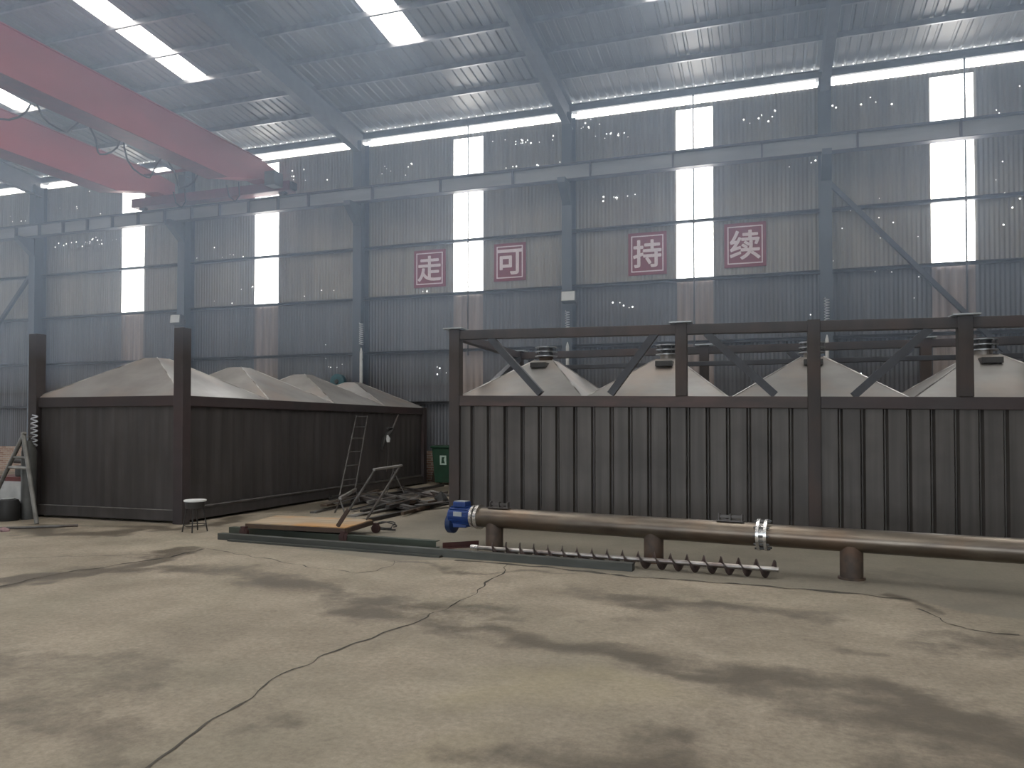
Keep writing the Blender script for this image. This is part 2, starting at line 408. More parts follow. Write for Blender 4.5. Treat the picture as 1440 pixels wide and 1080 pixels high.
    def crack(pts, w0, w1, sub=26):
        P = pline(pts); vs = []; fs = []; k = 0
        for a, b in zip(P[:-1], P[1:]):
            n = max(2, int((b - a).length / .05))
            d = (b - a).normalized(); nn = Vector((-d.y, d.x, 0))
            for t in range(n):
                p = a.lerp(b, t / n)
                j = (lattice(np.array([p.x]), np.array([p.y]), .16, 5)[0] - .5) * .09
                w = w0 + (w1 - w0) * lattice(np.array([p.x]), np.array([p.y]), .11, 9)[0] ** 1.5
                q = p + nn * j
                vs += [(q.x - nn.x * w, q.y - nn.y * w, .003), (q.x + nn.x * w, q.y + nn.y * w, .003)]
        fs = [(2 * i, 2 * i + 1, 2 * i + 3, 2 * i + 2) for i in range(len(vs) // 2 - 1)]
        BASE[o] = (0, 0, 0)
        MB().add(vs, fs).build('crack', mc, o)
    crack([(200, 1090), (280, 1022), (330, 990), (400, 948), (450, 925), (520, 897), (600, 868), (640, 850), (680, 826), (705, 806), (716, 792)], .0015, .015)
    crack([(290, 772), (370, 785), (450, 800), (500, 806), (530, 803), (548, 795), (556, 788)], .001, .012)
    crack([(1290, 856), (1320, 872), (1360, 884), (1400, 892), (1445, 894)], .002, .022)
    crack([(640, 788), (760, 797), (900, 812), (1010, 820), (1130, 829), (1210, 836), (1290, 846)], .004, .055)
    crack([(-20, 829), (30, 818), (90, 806), (160, 795), (240, 784), (290, 771)], .004, .03)
    crack([(0, 786), (120, 782), (230, 779)], .001, .012)
    return o
make_floor()

# corrugated sheets
def wave(x0, x1, period, amp, n=8):
    k = int(math.ceil((x1 - x0) / period * n)); xs = [x0 + (x1 - x0) * i / k for i in range(k + 1)]
    return [(x, amp * math.cos(2 * math.pi * x / period)) for x in xs]
def trap(x0, x1, period, depth, flat_out, slope, flat_in):
    """trapezoid rib profile"""
    pts = []; x = x0
    seq = [(0, 0), (flat_out, 0), (flat_out + slope, depth), (flat_out + slope + flat_in, depth)]
    while x < x1:
        for dx, d in seq:
            if x + dx < x1: pts.append((x + dx, d))
        x += period
    pts.append((x1, 0)); return pts
wb = MB()
def wall_strip(x0, x1, z0, z1, mi):
    pr = wave(x0, x1, .095, .009, 8)
    vs = []
    for x, d in pr: vs += [(x, Y_WALL + d, z0), (x, Y_WALL + d, z1)]
    wb.add(vs, [(2 * i, 2 * i + 2, 2 * i + 3, 2 * i + 1) for i in range(len(pr) - 1)], mi)
edges = [X_L] + [v for w in WINX for v in w] + [X_R]
for a, b in zip(edges[0::2], edges[1::2]):
    wall_strip(a, b, .82, SILL, 1); wall_strip(a, b, SILL, Z_WALL, 0)
for a, b in WINX: wall_strip(a, b, 9.31, Z_WALL, 0)
wall_back = tag(wb.build('wall_back', [M['wall_tan'], M['wall_grey']], smooth=True), 'long corrugated metal wall with daylit strips', 'wall', kind='structure')
# pinpricks of daylight through old screw holes
hb = MB(); hr = random.Random(3)
for cx, cz, n, sx, sz in [(-20.8, 7.55, 26, 1.6, .12), (-15.6, 6.7, 8, .5, .3), (-9.8, 8.75, 8, .5, .15), (-6.2, 9.0, 16, 1.0, .12), (-5.8, 8.35, 12, 1.0, .1), (-4.4, 9.2, 8, .3, .25),
                          (-3.7, 8.9, 9, .5, .12), (-3.6, 7.3, 8, .5, .1), (-.2, 8.9, 9, .5, .15), (.9, 7.7, 5, .4, .2), (2.2, 8.95, 6, .5, .1), (-15.0, 5.5, 6, 1, .3), (-12.5, 5.5, 3, .6, .2), (-3.3, 4.6, 5, .5, .3),
                          (2.0, 6.0, 10, 1.0, .8), (4.9, 6.4, 8, .4, 1.0), (4.8, 8.6, 4, .3, .3), (-22.2, 8.6, 14, 2.2, .5), (-13.0, 8.9, 8, .8, .3), (2.2, 4.6, 7, 1.2, .4), (-9.2, 5.2, 3, .4, .05), (-11.9, 3.2, 10, .4, .6), (-8, 3.0, 8, 1, .5), (1.6, 2.5, 10, .8, .3), (-23.8, 8.3, 8, .8, .3)]:
    for _ in range(n):
        x = hr.gauss(cx, sx * .6); z = hr.gauss(cz, sz * .6); r = hr.choice([.008, .01, .012, .018])
        hb.add([(x + r * math.cos(k * math.pi / 3), Y_WALL - .018, z + r * math.sin(k * math.pi / 3)) for k in range(6)], [(0, 1, 2, 3, 4, 5)])
ho = hb.build('light_hole', M['hole'], wall_back); ho['kind'] = 'stuff'

tag(MB().box(X_L, X_R, Y_WALL - .06, Y_WALL + .2, 0, .84).build('wall_plinth', M['brick']), 'low red brick plinth under the corrugated wall', 'wall', kind='structure')
wf = MB()
for a, b, z0, z1 in ((X_L, -12, 0, 9.66), (X_R - 6, X_R, 0, 9.66), (-12, X_R - 6, 5.5, 9.66)): wf.box(a, b, Y_F - .1, Y_F, z0, z1)
tag(wf.build('wall_front', M['wall_grey']), 'opposite hall wall with the big open doorway', 'wall', kind='structure')
for nm, x in (('wall_left', X_L), ('wall_right', X_R)):
    pr = wave(Y_F, Y_WALL, .095, .014, 6); vs = []
    for y, d in pr: vs += [(x + d, y, 5.0 if nm == 'wall_left' and 3 < y < 15 else 0), (x + d, y, roof_z(y))]   # the left end has an open gateway
    tag(MB().add(vs, [(2 * i, 2 * i + 2, 2 * i + 3, 2 * i + 1) for i in range(len(pr) - 1)]).build(nm, M['wall_tan'], smooth=True), 'corrugated end wall on the %s side' % nm[5:], 'wall', kind='structure')

# windows: translucent strips in the wall, and the open strip under the eave
n = 0
for a, b in WINX:
    n += 1
    w = tag(MB().box(a, b, Y_WALL - .004, Y_WALL + .02, SILL, 9.31).build('window_%d' % n, M['pane']), 'tall bright translucent strip in the wall', 'window', kind='structure')
    pr = wave(a - .08, b + .08, .2, .014, 10); vs = []
    for x, d in pr: vs += [(x, Y_WALL + .03 + d, .84), (x, Y_WALL + .03 + d, SILL + .05)]
    MB().add(vs, [(2 * i, 2 * i + 2, 2 * i + 3, 2 * i + 1) for i in range(len(pr) - 1)]).build('lower_sheet', M['old_pane'], w, smooth=True)
cuts = [X_L] + COLX + [X_R]
for a, b in zip(cuts[:-1], cuts[1:]):
    n += 1
    tag(MB().box(a + .17, b - .17, Y_WALL - .01, Y_WALL + .02, Z_WALL, 9.615).build('window_%d' % n, M['pane']), 'open bright slot between wall top and roof', 'window', kind='structure')

# roof sheets with skylight strips
SKYX = [(-25.4, -24.65), (-19.6, -18.88), (-13.88, -13.18), (-8.1, -7.34), (-2.36, -1.6), (3.6, 4.36)]
SKY_A, SKY_B = 15.36, 5.3        # from the lower end up towards the ridge
rb = MB()
def roof_patch(x0, x1, y0, y1):
    pr = trap(x0, x1, .22, .028, .13, .02, .05); vs = []
    for x, d in pr: vs += [(x, y0, roof_z(y0) + d), (x, y1, roof_z(y1) + d)]
    rb.add(vs, [(2 * i, 2 * i + 2, 2 * i + 3, 2 * i + 1) for i in range(len(pr) - 1)])
se = [X_L] + [v for w in SKYX for v in w] + [X_R]
for a, b in zip(se[0::2], se[1::2]):
    roof_patch(a, b, Y_WALL + .5, RIDGE_Y); roof_patch(a, b, RIDGE_Y, Y_F)
for a, b in SKYX:
    roof_patch(a, b, Y_WALL + .5, SKY_A); roof_patch(a, b, SKY_B, RIDGE_Y); roof_patch(a, b, RIDGE_Y, 2.9); roof_patch(a, b, -8.0, Y_F)
ceiling = tag(rb.build('ceiling', M['roof']), 'corrugated metal roof rising away from the wall', 'ceiling', kind='structure')
gb = MB()
x = X_L + .17
while x < X_R:
    gb.add([(x - .014, 18.92, 9.785), (x + .014, 18.92, 9.785), (x + .014, 18.92, 9.803), (x - .014, 18.92, 9.803)], [(0, 1, 2, 3)]); x += .22
go = gb.build('rib_gap', M['hole'], ceiling); go['kind'] = 'stuff'
for a, b in SKYX:
    for y0, y1 in ((SKY_A, SKY_B), (2.9, -8.0)):
        n += 1
        vs = [(a, y0, roof_z(y0) + .015), (b, y0, roof_z(y0) + .015), (b, y1, roof_z(y1) + .015), (a, y1, roof_z(y1) + .015)]
        vs += [(p[0], p[1], p[2] + .02) for p in vs]
        tag(MB().add(vs, [(0, 1, 2, 3), (7, 6, 5, 4), (0, 4, 5, 1), (1, 5, 6, 2), (2, 6, 7, 3), (3, 7, 4, 0)]).build('window_%d' % n, M['skylight']), 'bright translucent skylight strip in the roof', 'skylight', kind='structure')

# frame of the hall
for x in COLX:
    mb = MB()
    mb.box(x - .13, x + .13, 18.62, 18.635, 0, 9.45).box(x - .13, x + .13, 19.035, 19.05, 0, 9.45).box(x - .006, x + .006, 18.635, 19.035, 0, 9.45)
    c = tag(mb.build('column', M['column']), 'grey steel column against the corrugated wall', 'column', kind='structure')
    MB().prism([(0, 0), (.55, .42), (.55, .55), (0, .55)], (x - .1, 18.62, 7.08), (x + .1, 18.62, 7.08)).build('bracket', M['column'], c)
    # rafter, deeper at the knee
    rf = MB()
    for ya, yb in ((18.9, RIDGE_Y), (RIDGE_Y, Y_F + .1)):
        d0, d1 = (.62, .38) if ya > RIDGE_Y else (.38, .62)
        for (h0, h1, w) in ((-.13, -.14, .2), (-d0, -d0 - .015, .2)):
            pass
        def sec(y, dep): return roof_z(y) - .12, roof_z(y) - .12 - dep
        t0, b0 = sec(ya, d0); t1, b1 = sec(yb, d1)
        for xa, xb, za0, zb0, za1, zb1 in ((x - .1, x + .1, t0, t0 - .014, t1, t1 - .014), (x - .1, x + .1, b0 + .014, b0, b1 + .014, b1), (x - .006, x + .006, t0, b0, t1, b1)):
            rf.add([(xa, ya, zb0), (xb, ya, zb0), (xb, ya, za0), (xa, ya, za0), (xa, yb, zb1), (xb, yb, zb1), (xb, yb, za1), (xa, yb, za1)],
                   [(0, 1, 2, 3), (7, 6, 5, 4), (0, 4, 5, 1), (1, 5, 6, 2), (2, 6, 7, 3), (3, 7, 4, 0)])
    tag(rf.build('rafter', M['rafter']), 'steel roof rafter above a wall column', 'rafter', kind='structure')
for z in (6.5, 5.08, 3.55, 2.15):
    tag(MB().channel((X_L, 19.0, z), (X_R, 19.0, z), .12, .075, .006).build('girt', M['girt']), 'horizontal steel girt along the corrugated wall', 'girt', kind='structure')
y = 17.65
while y > Y_F:
    if abs(y - RIDGE_Y) > .3:
        tag(MB().channel((X_L, y, roof_z(y) - .065), (X_R, y, roof_z(y) - .065), .06, .12, .005, side=-1).build('purlin', M['purlin']), 'steel purlin under the roof sheets', 'purlin', kind='structure')
    y -= 1.15
tag(MB().channel((X_L, 18.97, 9.68), (X_R, 18.97, 9.68), .08, .19, .006).build('trim_1', M['girt']), 'eave strut along the top of the wall', 'trim', kind='structure')
for i, (px, z1) in enumerate(((658, 3.4), (976, 3.4), (1360, 3.4))):
    p = wl(px, 400, 18.93)
    tag(MB().tube([(p.x, 18.93, 9.65), (p.x, 18.93, z1)], .02, 6).build('trim_%d' % (i + 2), M['girt']), 'thin sag rod hanging across the girts', 'rod', kind='structure')

# diagonal wall braces
for (a, b, lab) in (((1.3, 18.9, 7.1), (7.1, 18.9, .4), 'dark diagonal brace running down right of the last column'), ((-23.1, 18.9, 6.75), (-28.8, 18.9, .6), 'dark diagonal brace running down left beside the far left column')):
    tag(MB().bar(a, b, .1, .1).build('wall_brace', M['brace'], loc=a), lab, 'brace')

# ------------------------------------------------------------------ crane runway and crane
YR = 18.4
rw = thing('crane_runway_beam', 'long grey crane runway beam on the column brackets along the wall', 'beam', (X_L + .5, YR, 7.63))
x0, x1 = X_L + .3, X_R - .3
MB().box(x0, x1, YR - .006, YR + .006, 7.645, 8.02).build('web', M['runway'], rw)
MB().box(x0, x1, YR - .11, YR + .11, 7.63, 7.646).build('bottom_flange', M['runway_flange'], rw)
MB().box(x0, x1, YR - .12, YR + .12, 8.0, 8.02).build('top_flange', M['runway_flange'], rw)
MB().box(x0, x1, YR - .025, YR + .025, 8.02, 8.07).build('rail', M['runway_flange'], rw)
x = -27.3
while x < 8:
    MB().box(x - .02, x + .02, YR - .1, YR + .1, 7.647, 7.999).build('stiffener', M['runway_flange'], rw); x += 1.005 if x < -13 else 2.01

cr = thing('overhead_crane', 'pinkish red double girder overhead crane under the roof', 'crane', (-15.3, YR, 8.07))
def girder(x0, x1, name):
    mb = MB(); zb, zt = 8.02, 8.95
    pr = [(-10.0, zb), (16.4, zb), (17.9, 8.42), (18.6, 8.42), (18.6, 8.86), (17.9, zt), (-10.0, zt)]
    k = len(pr)
    vs = [(x0, a, b) for a, b in pr] + [(x1, a, b) for a, b in pr]
    mb.add(vs, [(i, (i + 1) % k, k + (i + 1) % k, k + i) for i in range(k)] + [tuple(range(k)), tuple(range(k, 2 * k))])
    g = mb.build('girder', M['red'], cr)
    MB().box(x0 - .05, x1 + .05, -10, 17.9, zt, zt + .015).build('top_flange', M['red'], g)
    MB().box(x0 - .05, x1 + .05, -10, 16.4, zb - .015, zb).build('bottom_flange', M['red_dark'], g)
    MB().box((x0 + x1) / 2 - .03, (x0 + x1) / 2 + .03, -10, 17.6, zt + .015, zt + .06).build('trolley_rail', M['runway_flange'], g)
    return g
g1 = girder(-13.95, -13.45, 'girder'); g2 = girder(-17.6, -17.1, 'girder')
ec = MB().box(-18.4, -12.8, YR - .17, YR + .17, 8.16, 8.42).build('end_carriage', M['red_dark'], cr)
for x in (-18.1, -13.1):
    MB().cyl((x, YR - .06, 8.19), (x, YR + .06, 8.19), .12, 20).build('wheel', M['runway_flange'], ec, smooth=True)
MB().box(-12.8, -12.72, YR - .12, YR + .12, 8.2, 8.4).build('buffer', M['black'], ec)
MB().box(-13.3, -12.95, YR - .6, YR - .2, 8.2, 8.6).build('drive_motor', M['machine'], cr, bevel=.03)
fw = MB().tube([(-15.1, -2, 8.75), (-15.1, 17.6, 8.75)], .012, 6).build('festoon_wire', M['girt'], cr)
MB().bar((-13.95, 17.4, 8.75), (-17.1, 17.4, 8.75), .06, .06).build('cross_bar', M['red_dark'], cr)
y = 17.3; k = 0
while y > 6:
    L = 1.25 + .2 * math.sin(k * 2.1)
    pts = [(-15.1 + .1 * math.sin(k * 3 + t), y - L * t / 10, 8.74 - (.75 + .15 * math.sin(k * 1.7)) * (1 - ((t - 5) / 5) ** 2)) for t in range(11)]
    MB().tube(pts, .022, 6).build('festoon_cable', M['black'], cr, smooth=True)
    y -= L; k += 1
for x in (-14.3, -16.2):
    MB().tube([(x, 18.0, 8.45), (x - .05, 18.1, 8.1), (x - .2, 18.12, 7.95), (x - .4, 18.1, 8.1), (x - .45, 18.05, 8.42)], .02, 6).build('power_cable', M['black'], cr, smooth=True)

# ------------------------------------------------------------------ signs
import bpy as _b
def glyph_mesh(ch, size):
    cu = bpy.data.curves.new('glyph', 'FONT'); cu.body = ch; cu.size = size; cu.align_x = 'CENTER'; cu.align_y = 'CENTER'; cu.extrude = .006; cu.offset = 0
    ob = bpy.data.objects.new('glyph', cu); COL.objects.link(ob)
    bpy.context.view_layer.update()
    dg = bpy.context.evaluated_depsgraph_get()
    me = bpy.data.meshes.new_from_object(ob.evaluated_get(dg))
    bpy.data.objects.remove(ob); bpy.data.curves.remove(cu)
    return me
SIGNS = [('\u8d70', -8.84, 5.83, .94, 1.02, 'red wall sign left of the first tall strip, reading \u8d70'), ('\u53ef', -6.52, 5.85, .88, 1.0, 'red wall sign just right of the first tall strip, reading \u53ef'),
         ('\u6301', -2.9, 5.81, .95, 1.06, 'red wall sign left of the next tall strip, reading \u6301'), ('\u7eed', -.57, 5.85, .96, 1.06, 'red wall sign beside the last column, reading \u7eed')]
for ch, x, z, w, h, lab in SIGNS:
    yy = 19.07
    t = thing('wall_sign', lab, 'sign', (x, yy, z - h / 2), 'red character signs on the wall')
    MB().box(x - w / 2, x + w / 2, yy - .012, yy + .02, z - h / 2, z + h / 2).build('panel', M['sign_red'], t)
    bd = MB(); a, b, q = w / 2 - .075, h / 2 - .075, .028
    bd.box(x - a, x + a, yy - .02, yy - .012, z + b - q, z + b).box(x - a, x + a, yy - .02, yy - .012, z - b, z - b + q)
    bd.box(x - a, x - a + q, yy - .02, yy - .012, z - b + q, z + b - q).box(x + a - q, x + a, yy - .02, yy - .012, z - b + q, z + b - q)
    bd.build('border', M['sign_white'], t)
    me = glyph_mesh(ch, .74)
    xs = [v.co.x for v in me.vertices]; ys = [v.co.y for v in me.vertices]
    mx, my = (min(xs) + max(xs)) / 2, (min(ys) + max(ys)) / 2
    s = .68 / max(max(xs) - min(xs), max(ys) - min(ys))
    for v in me.vertices:
        v.co = ((v.co.x - mx) * s, -.018 - v.co.z * .5, (v.co.y - my) * s + h / 2)
    # brush the strokes bolder: the same outline laid a few millimetres to each side
    vv = [tuple(v.co) for v in me.vertices]; ff = [tuple(p.vertices) for p in me.polygons]; cb_ = MB()
    for i, (ax, az) in enumerate(((0, 0), (.014, 0), (-.014, 0), (0, .014), (0, -.014), (.01, .01), (-.01, -.01), (-.01, .01), (.01, -.01))):
        cb_.add([(a_ + ax, b_ - .0003 * i, c_ + az) for a_, b_, c_ in vv], ff)
    me = bpy.data.meshes.new('character'); me.from_pydata(cb_.v, [], cb_.f); me.update()
    me.materials.append(M['sign_white'])
    o = bpy.data.objects.new('character', me); COL.objects.link(o); o.parent = t

# ------------------------------------------------------------------ floodlights, conduits and cable coils on the columns
def floodlight(x, z, lab):
    t = thing('floodlight', lab, 'lamp', (x, 18.55, z), 'floodlights on the columns')
    MB().add([(x - .19, 18.22, z - .10), (x + .19, 18.22, z - .10), (x + .17, 18.44, z - .14), (x - .17, 18.44, z - .14), (x - .19, 18.25, z + .17), (x + .19, 18.25, z + .17), (x + .17, 18.46, z + .15), (x - .17, 18.46, z + .15)],
             [(0, 3, 2, 1), (4, 5, 6, 7), (0, 1, 5, 4), (1, 2, 6, 5), (2, 3, 7, 6), (3, 0, 4, 7)]).build('housing', M['lamp_case'], t, bevel=.015)
    MB().add([(x - .165, 18.214, z - .075), (x + .165, 18.214, z - .075), (x + .165, 18.24, z + .15), (x - .165, 18.24, z + .15)], [(0, 1, 2, 3)]).build('lens', M['lamp_lens'], t)
    MB().box(x - .03, x + .03, 18.4, 18.62, z - .04, z).box(x - .06, x + .06, 18.6, 18.62, z - .1, z + .06).build('bracket', M['lamp_case'], t)
floodlight(-16.72, 4.66, 'square floodlight on the column above the left container post')
floodlight(-4.72, 4.68, 'square floodlight on the column between the red signs')
def coil(x, z0, z1, lab):
    mb = MB(); pts = []
    for i in range(90):
        a = i * .75; pts.append((x + .05 * math.cos(a), 18.56 + .05 * math.sin(a), z0 + (z1 - z0) * i / 89))
    tag(mb.tube(pts, .011, 6).build('cable_coil', M['coil'], smooth=True, loc=(x, 18.56, z0)), lab, 'cable')
def conduit(x, z0, z1, lab):
    t = thing('conduit_pipe', lab, 'pipe', (x, 18.57, z0), 'white conduits on the columns')
    MB().cyl((x, 18.57, z0), (x, 18.57, z1), .042, 14).build('pipe', M['conduit'], t, smooth=True)
    MB().tube([(x, 18.57, z1), (x, 18.57, z1 + .12)], [.042, .012], 14).build('tip', M['conduit'], t, smooth=True)
    for z in (z0 + .3, (z0 + z1) / 2, z1 - .2): MB().box(x - .06, x + .06, 18.565, 18.62, z - .02, z + .02).build('clamp', M['lamp_case'], t)
for px, zc0, zc1, ztop, l1, l2 in ((508, 3.75, 4.35, 3.55, 'white spiral cable coil on the column behind the left container', 'white conduit on the column behind the left container'),
                                   (798, 3.75, 4.4, 3.5, 'white spiral cable coil below the floodlight between the signs', 'white conduit below the floodlight between the signs'),
                                   (1163, 3.75, 4.4, 3.45, 'white spiral cable coil on the column right of the last sign', 'white conduit on the column right of the last sign')):
    p = wl(px, 470, 18.57); coil(p.x, zc0, zc1, l1); conduit(p.x, .05, ztop, l2)

# ------------------------------------------------------------------ ribbed containers with hopper caps
def ribbed(mb, p, q, z0, z1, period, depth, zf=None, FO=.76, SL=.085, FI=.05):
    """ribbed sheet from p to q (floor points); ribs go inwards, to the left of p->q"""
    p = Vector((p[0], p[1], 0)); q = Vector((q[0], q[1], 0)); d = (q - p); L = d.length; d.normalize(); nrm = Vector((-d.y, d.x, 0))
    pr = trap(0, L, period, depth, period * FO, period * SL, period * FI); vs = []
    for s, dd in pr:
        w = p + d * s + nrm * dd; zt = z1 + (zf(w.x) if zf else 0)
        vs += [(w.x, w.y, z0), (w.x, w.y, zt)]
    mb.add(vs, [(2 * i, 2 * i + 2, 2 * i + 3, 2 * i + 1) for i in range(len(pr) - 1)])
    return mb
def cap_mesh(x0, x1, y0, y1, z0, top, tx=.13, ty=.13, seed=0, zf=None):
    """four-sided sheet-metal hopper cap with a small flat top, slightly dented"""
    mb = MB(); n = 10; cx, cy = (x0 + x1) / 2, (y0 + y1) / 2; r = random.Random(seed)
    ph = [r.uniform(0, 6) for _ in range(6)]
    B = [(x0, y0), (x1, y0), (x1, y1), (x0, y1)]; T = [(cx - tx, cy - ty), (cx + tx, cy - ty), (cx + tx, cy + ty), (cx - tx, cy + ty)]
    dz = (lambda x: zf(x)) if zf else (lambda x: 0)
    for s in range(4):
        a, b, c, d = B[s], B[(s + 1) % 4], T[(s + 1) % 4], T[s]; vs = []
        for i in range(n + 1):
            t = i / n
            for j in range(n + 1):
                u = j / n
                x = (a[0] * (1 - u) + b[0] * u) * (1 - t) + (d[0] * (1 - u) + c[0] * u) * t
                y = (a[1] * (1 - u) + b[1] * u) * (1 - t) + (d[1] * (1 - u) + c[1] * u) * t
                bl = math.sin(math.pi * u) * math.sin(math.pi * t)
                z = z0 + (top - z0) * t + bl * (.016 * math.sin(3 * u + ph[s]) + .012 * math.sin(5 * t + ph[s] * 2) - .028)
                vs.append((x, y, z + dz(x)))
        k = n + 1
        mb.add(vs, [(i * k + j, i * k + j + 1, (i + 1) * k + j + 1, (i + 1) * k + j) for i in range(n) for j in range(n)])
    mb.add([(x, y, top + dz(x)) for x, y in T], [(0, 1, 2, 3)])
    return mb
def cap_seams(c, x0, x1, y0, y1, z0, top, tx=.13, ty=.13, zf=None):
    cx, cy = (x0 + x1) / 2, (y0 + y1) / 2; dz = zf or (lambda x: 0)
    for sx, sy in ((-1, -1), (1, -1), (1, 1), (-1, 1)):
        p = Vector((cx + sx * (x1 - x0) / 2, cy + sy * (y1 - y0) / 2, z0 + dz(cx + sx * (x1 - x0) / 2))); q = Vector((cx + sx * tx, cy + sy * ty, top + dz(cx)))
        MB().tube([p + (q - p) * .01, q], .011, 6).build('weld_seam', M['cap_seam'], c)

def left_container():
    x0, x1, y0, y1 = -11.7, -8.6, 9.55, 18.35
    t = thing('hopper_container', 'dark ribbed container with four pale pyramid caps, left of the ladder', 'container', ((x0 + x1) / 2, (y0 + y1) / 2, 0), 'dark hopper containers')
    ribbed(MB(), (x0 + .08, y0 + .06), (x1 - .08, y0 + .06), .2, 1.84, .27, .007, None, .3, .22, .24).build('end_panel', M['dark_steel'], t)
    ribbed(MB(), (x1 - .06, y0 + .08), (x1 - .06, y1 - .08), .2, 1.84, .27, .007, None, .3, .22, .24).build('side_panel', M['dark_steel'], t)
    ribbed(MB(), (x1 - .08, y1 - .06), (x0 + .08, y1 - .06), .2, 1.84, .27, .007, None, .3, .22, .24).build('end_panel', M['dark_steel'], t)
    ribbed(MB(), (x0 + .06, y1 - .08), (x0 + .06, y0 + .08), .2, 1.84, .27, .007, None, .3, .22, .24).build('side_panel', M['dark_steel'], t)
    for nm, z0, z1, m in (('top_rail', 1.82, 1.985, 'rail_dark'), ('base_rail', .04, .21, 'dark_steel')):
        for p, q in (((x0, y0 + .06), (x1, y0 + .06)), ((x1 - .06, y0), (x1 - .06, y1)), ((x0, y1 - .06), (x1, y1 - .06)), ((x0 + .06, y0), (x0 + .06, y1))):
            MB().bar((*p, (z0 + z1) / 2), (*q, (z0 + z1) / 2), .12, z1 - z0).build(nm, M[m], t, bevel=.008)
    MB().box(x0 + .3, x1 - .1, y0 - .012, y0 + .0, .205, .216).build('base_lip', M['scrap_light'], t)
    MB().box(x1 - .0, x1 + .012, y0 + .1, y1 - .1, .205, .214).build('base_lip', M['scrap'], t)
    for cx, cy, zt in ((x1 - .045, y0 + .045, 3.03), (x0 + .045, y0 + .045, 3.05), (x1 - .075, y1 - .075, 2.0), (x0 + .075, y1 - .075, 2.0)):
        w = .09
        MB().box(cx - w, cx + w, cy - w, cy + w, 0, zt).build('corner_post', M['rail_dark'], t, bevel=.01)
    tops = [2.69, 2.69, 2.69, 2.63]; L = (y1 - y0) / 4
    for i in range(4):
        c = cap_mesh(x0 + .04, x1 - .04, y0 + i * L + .02, y0 + (i + 1) * L - .02, 1.987, tops[i], seed=i + 1).build('hopper_cap', M['cap'], t)
        cap_seams(c, x0 + .04, x1 - .04, y0 + i * L + .02, y0 + (i + 1) * L - .02, 1.987, tops[i])
    MB().tube([(x1 - .02, y0 + .3, .23), (x1 + .015, y0 + 3, .235), (x1 + .015, y1 - .3, .24)], .018, 8).build('base_pipe', M['tube'], t)
    return t
left_container()

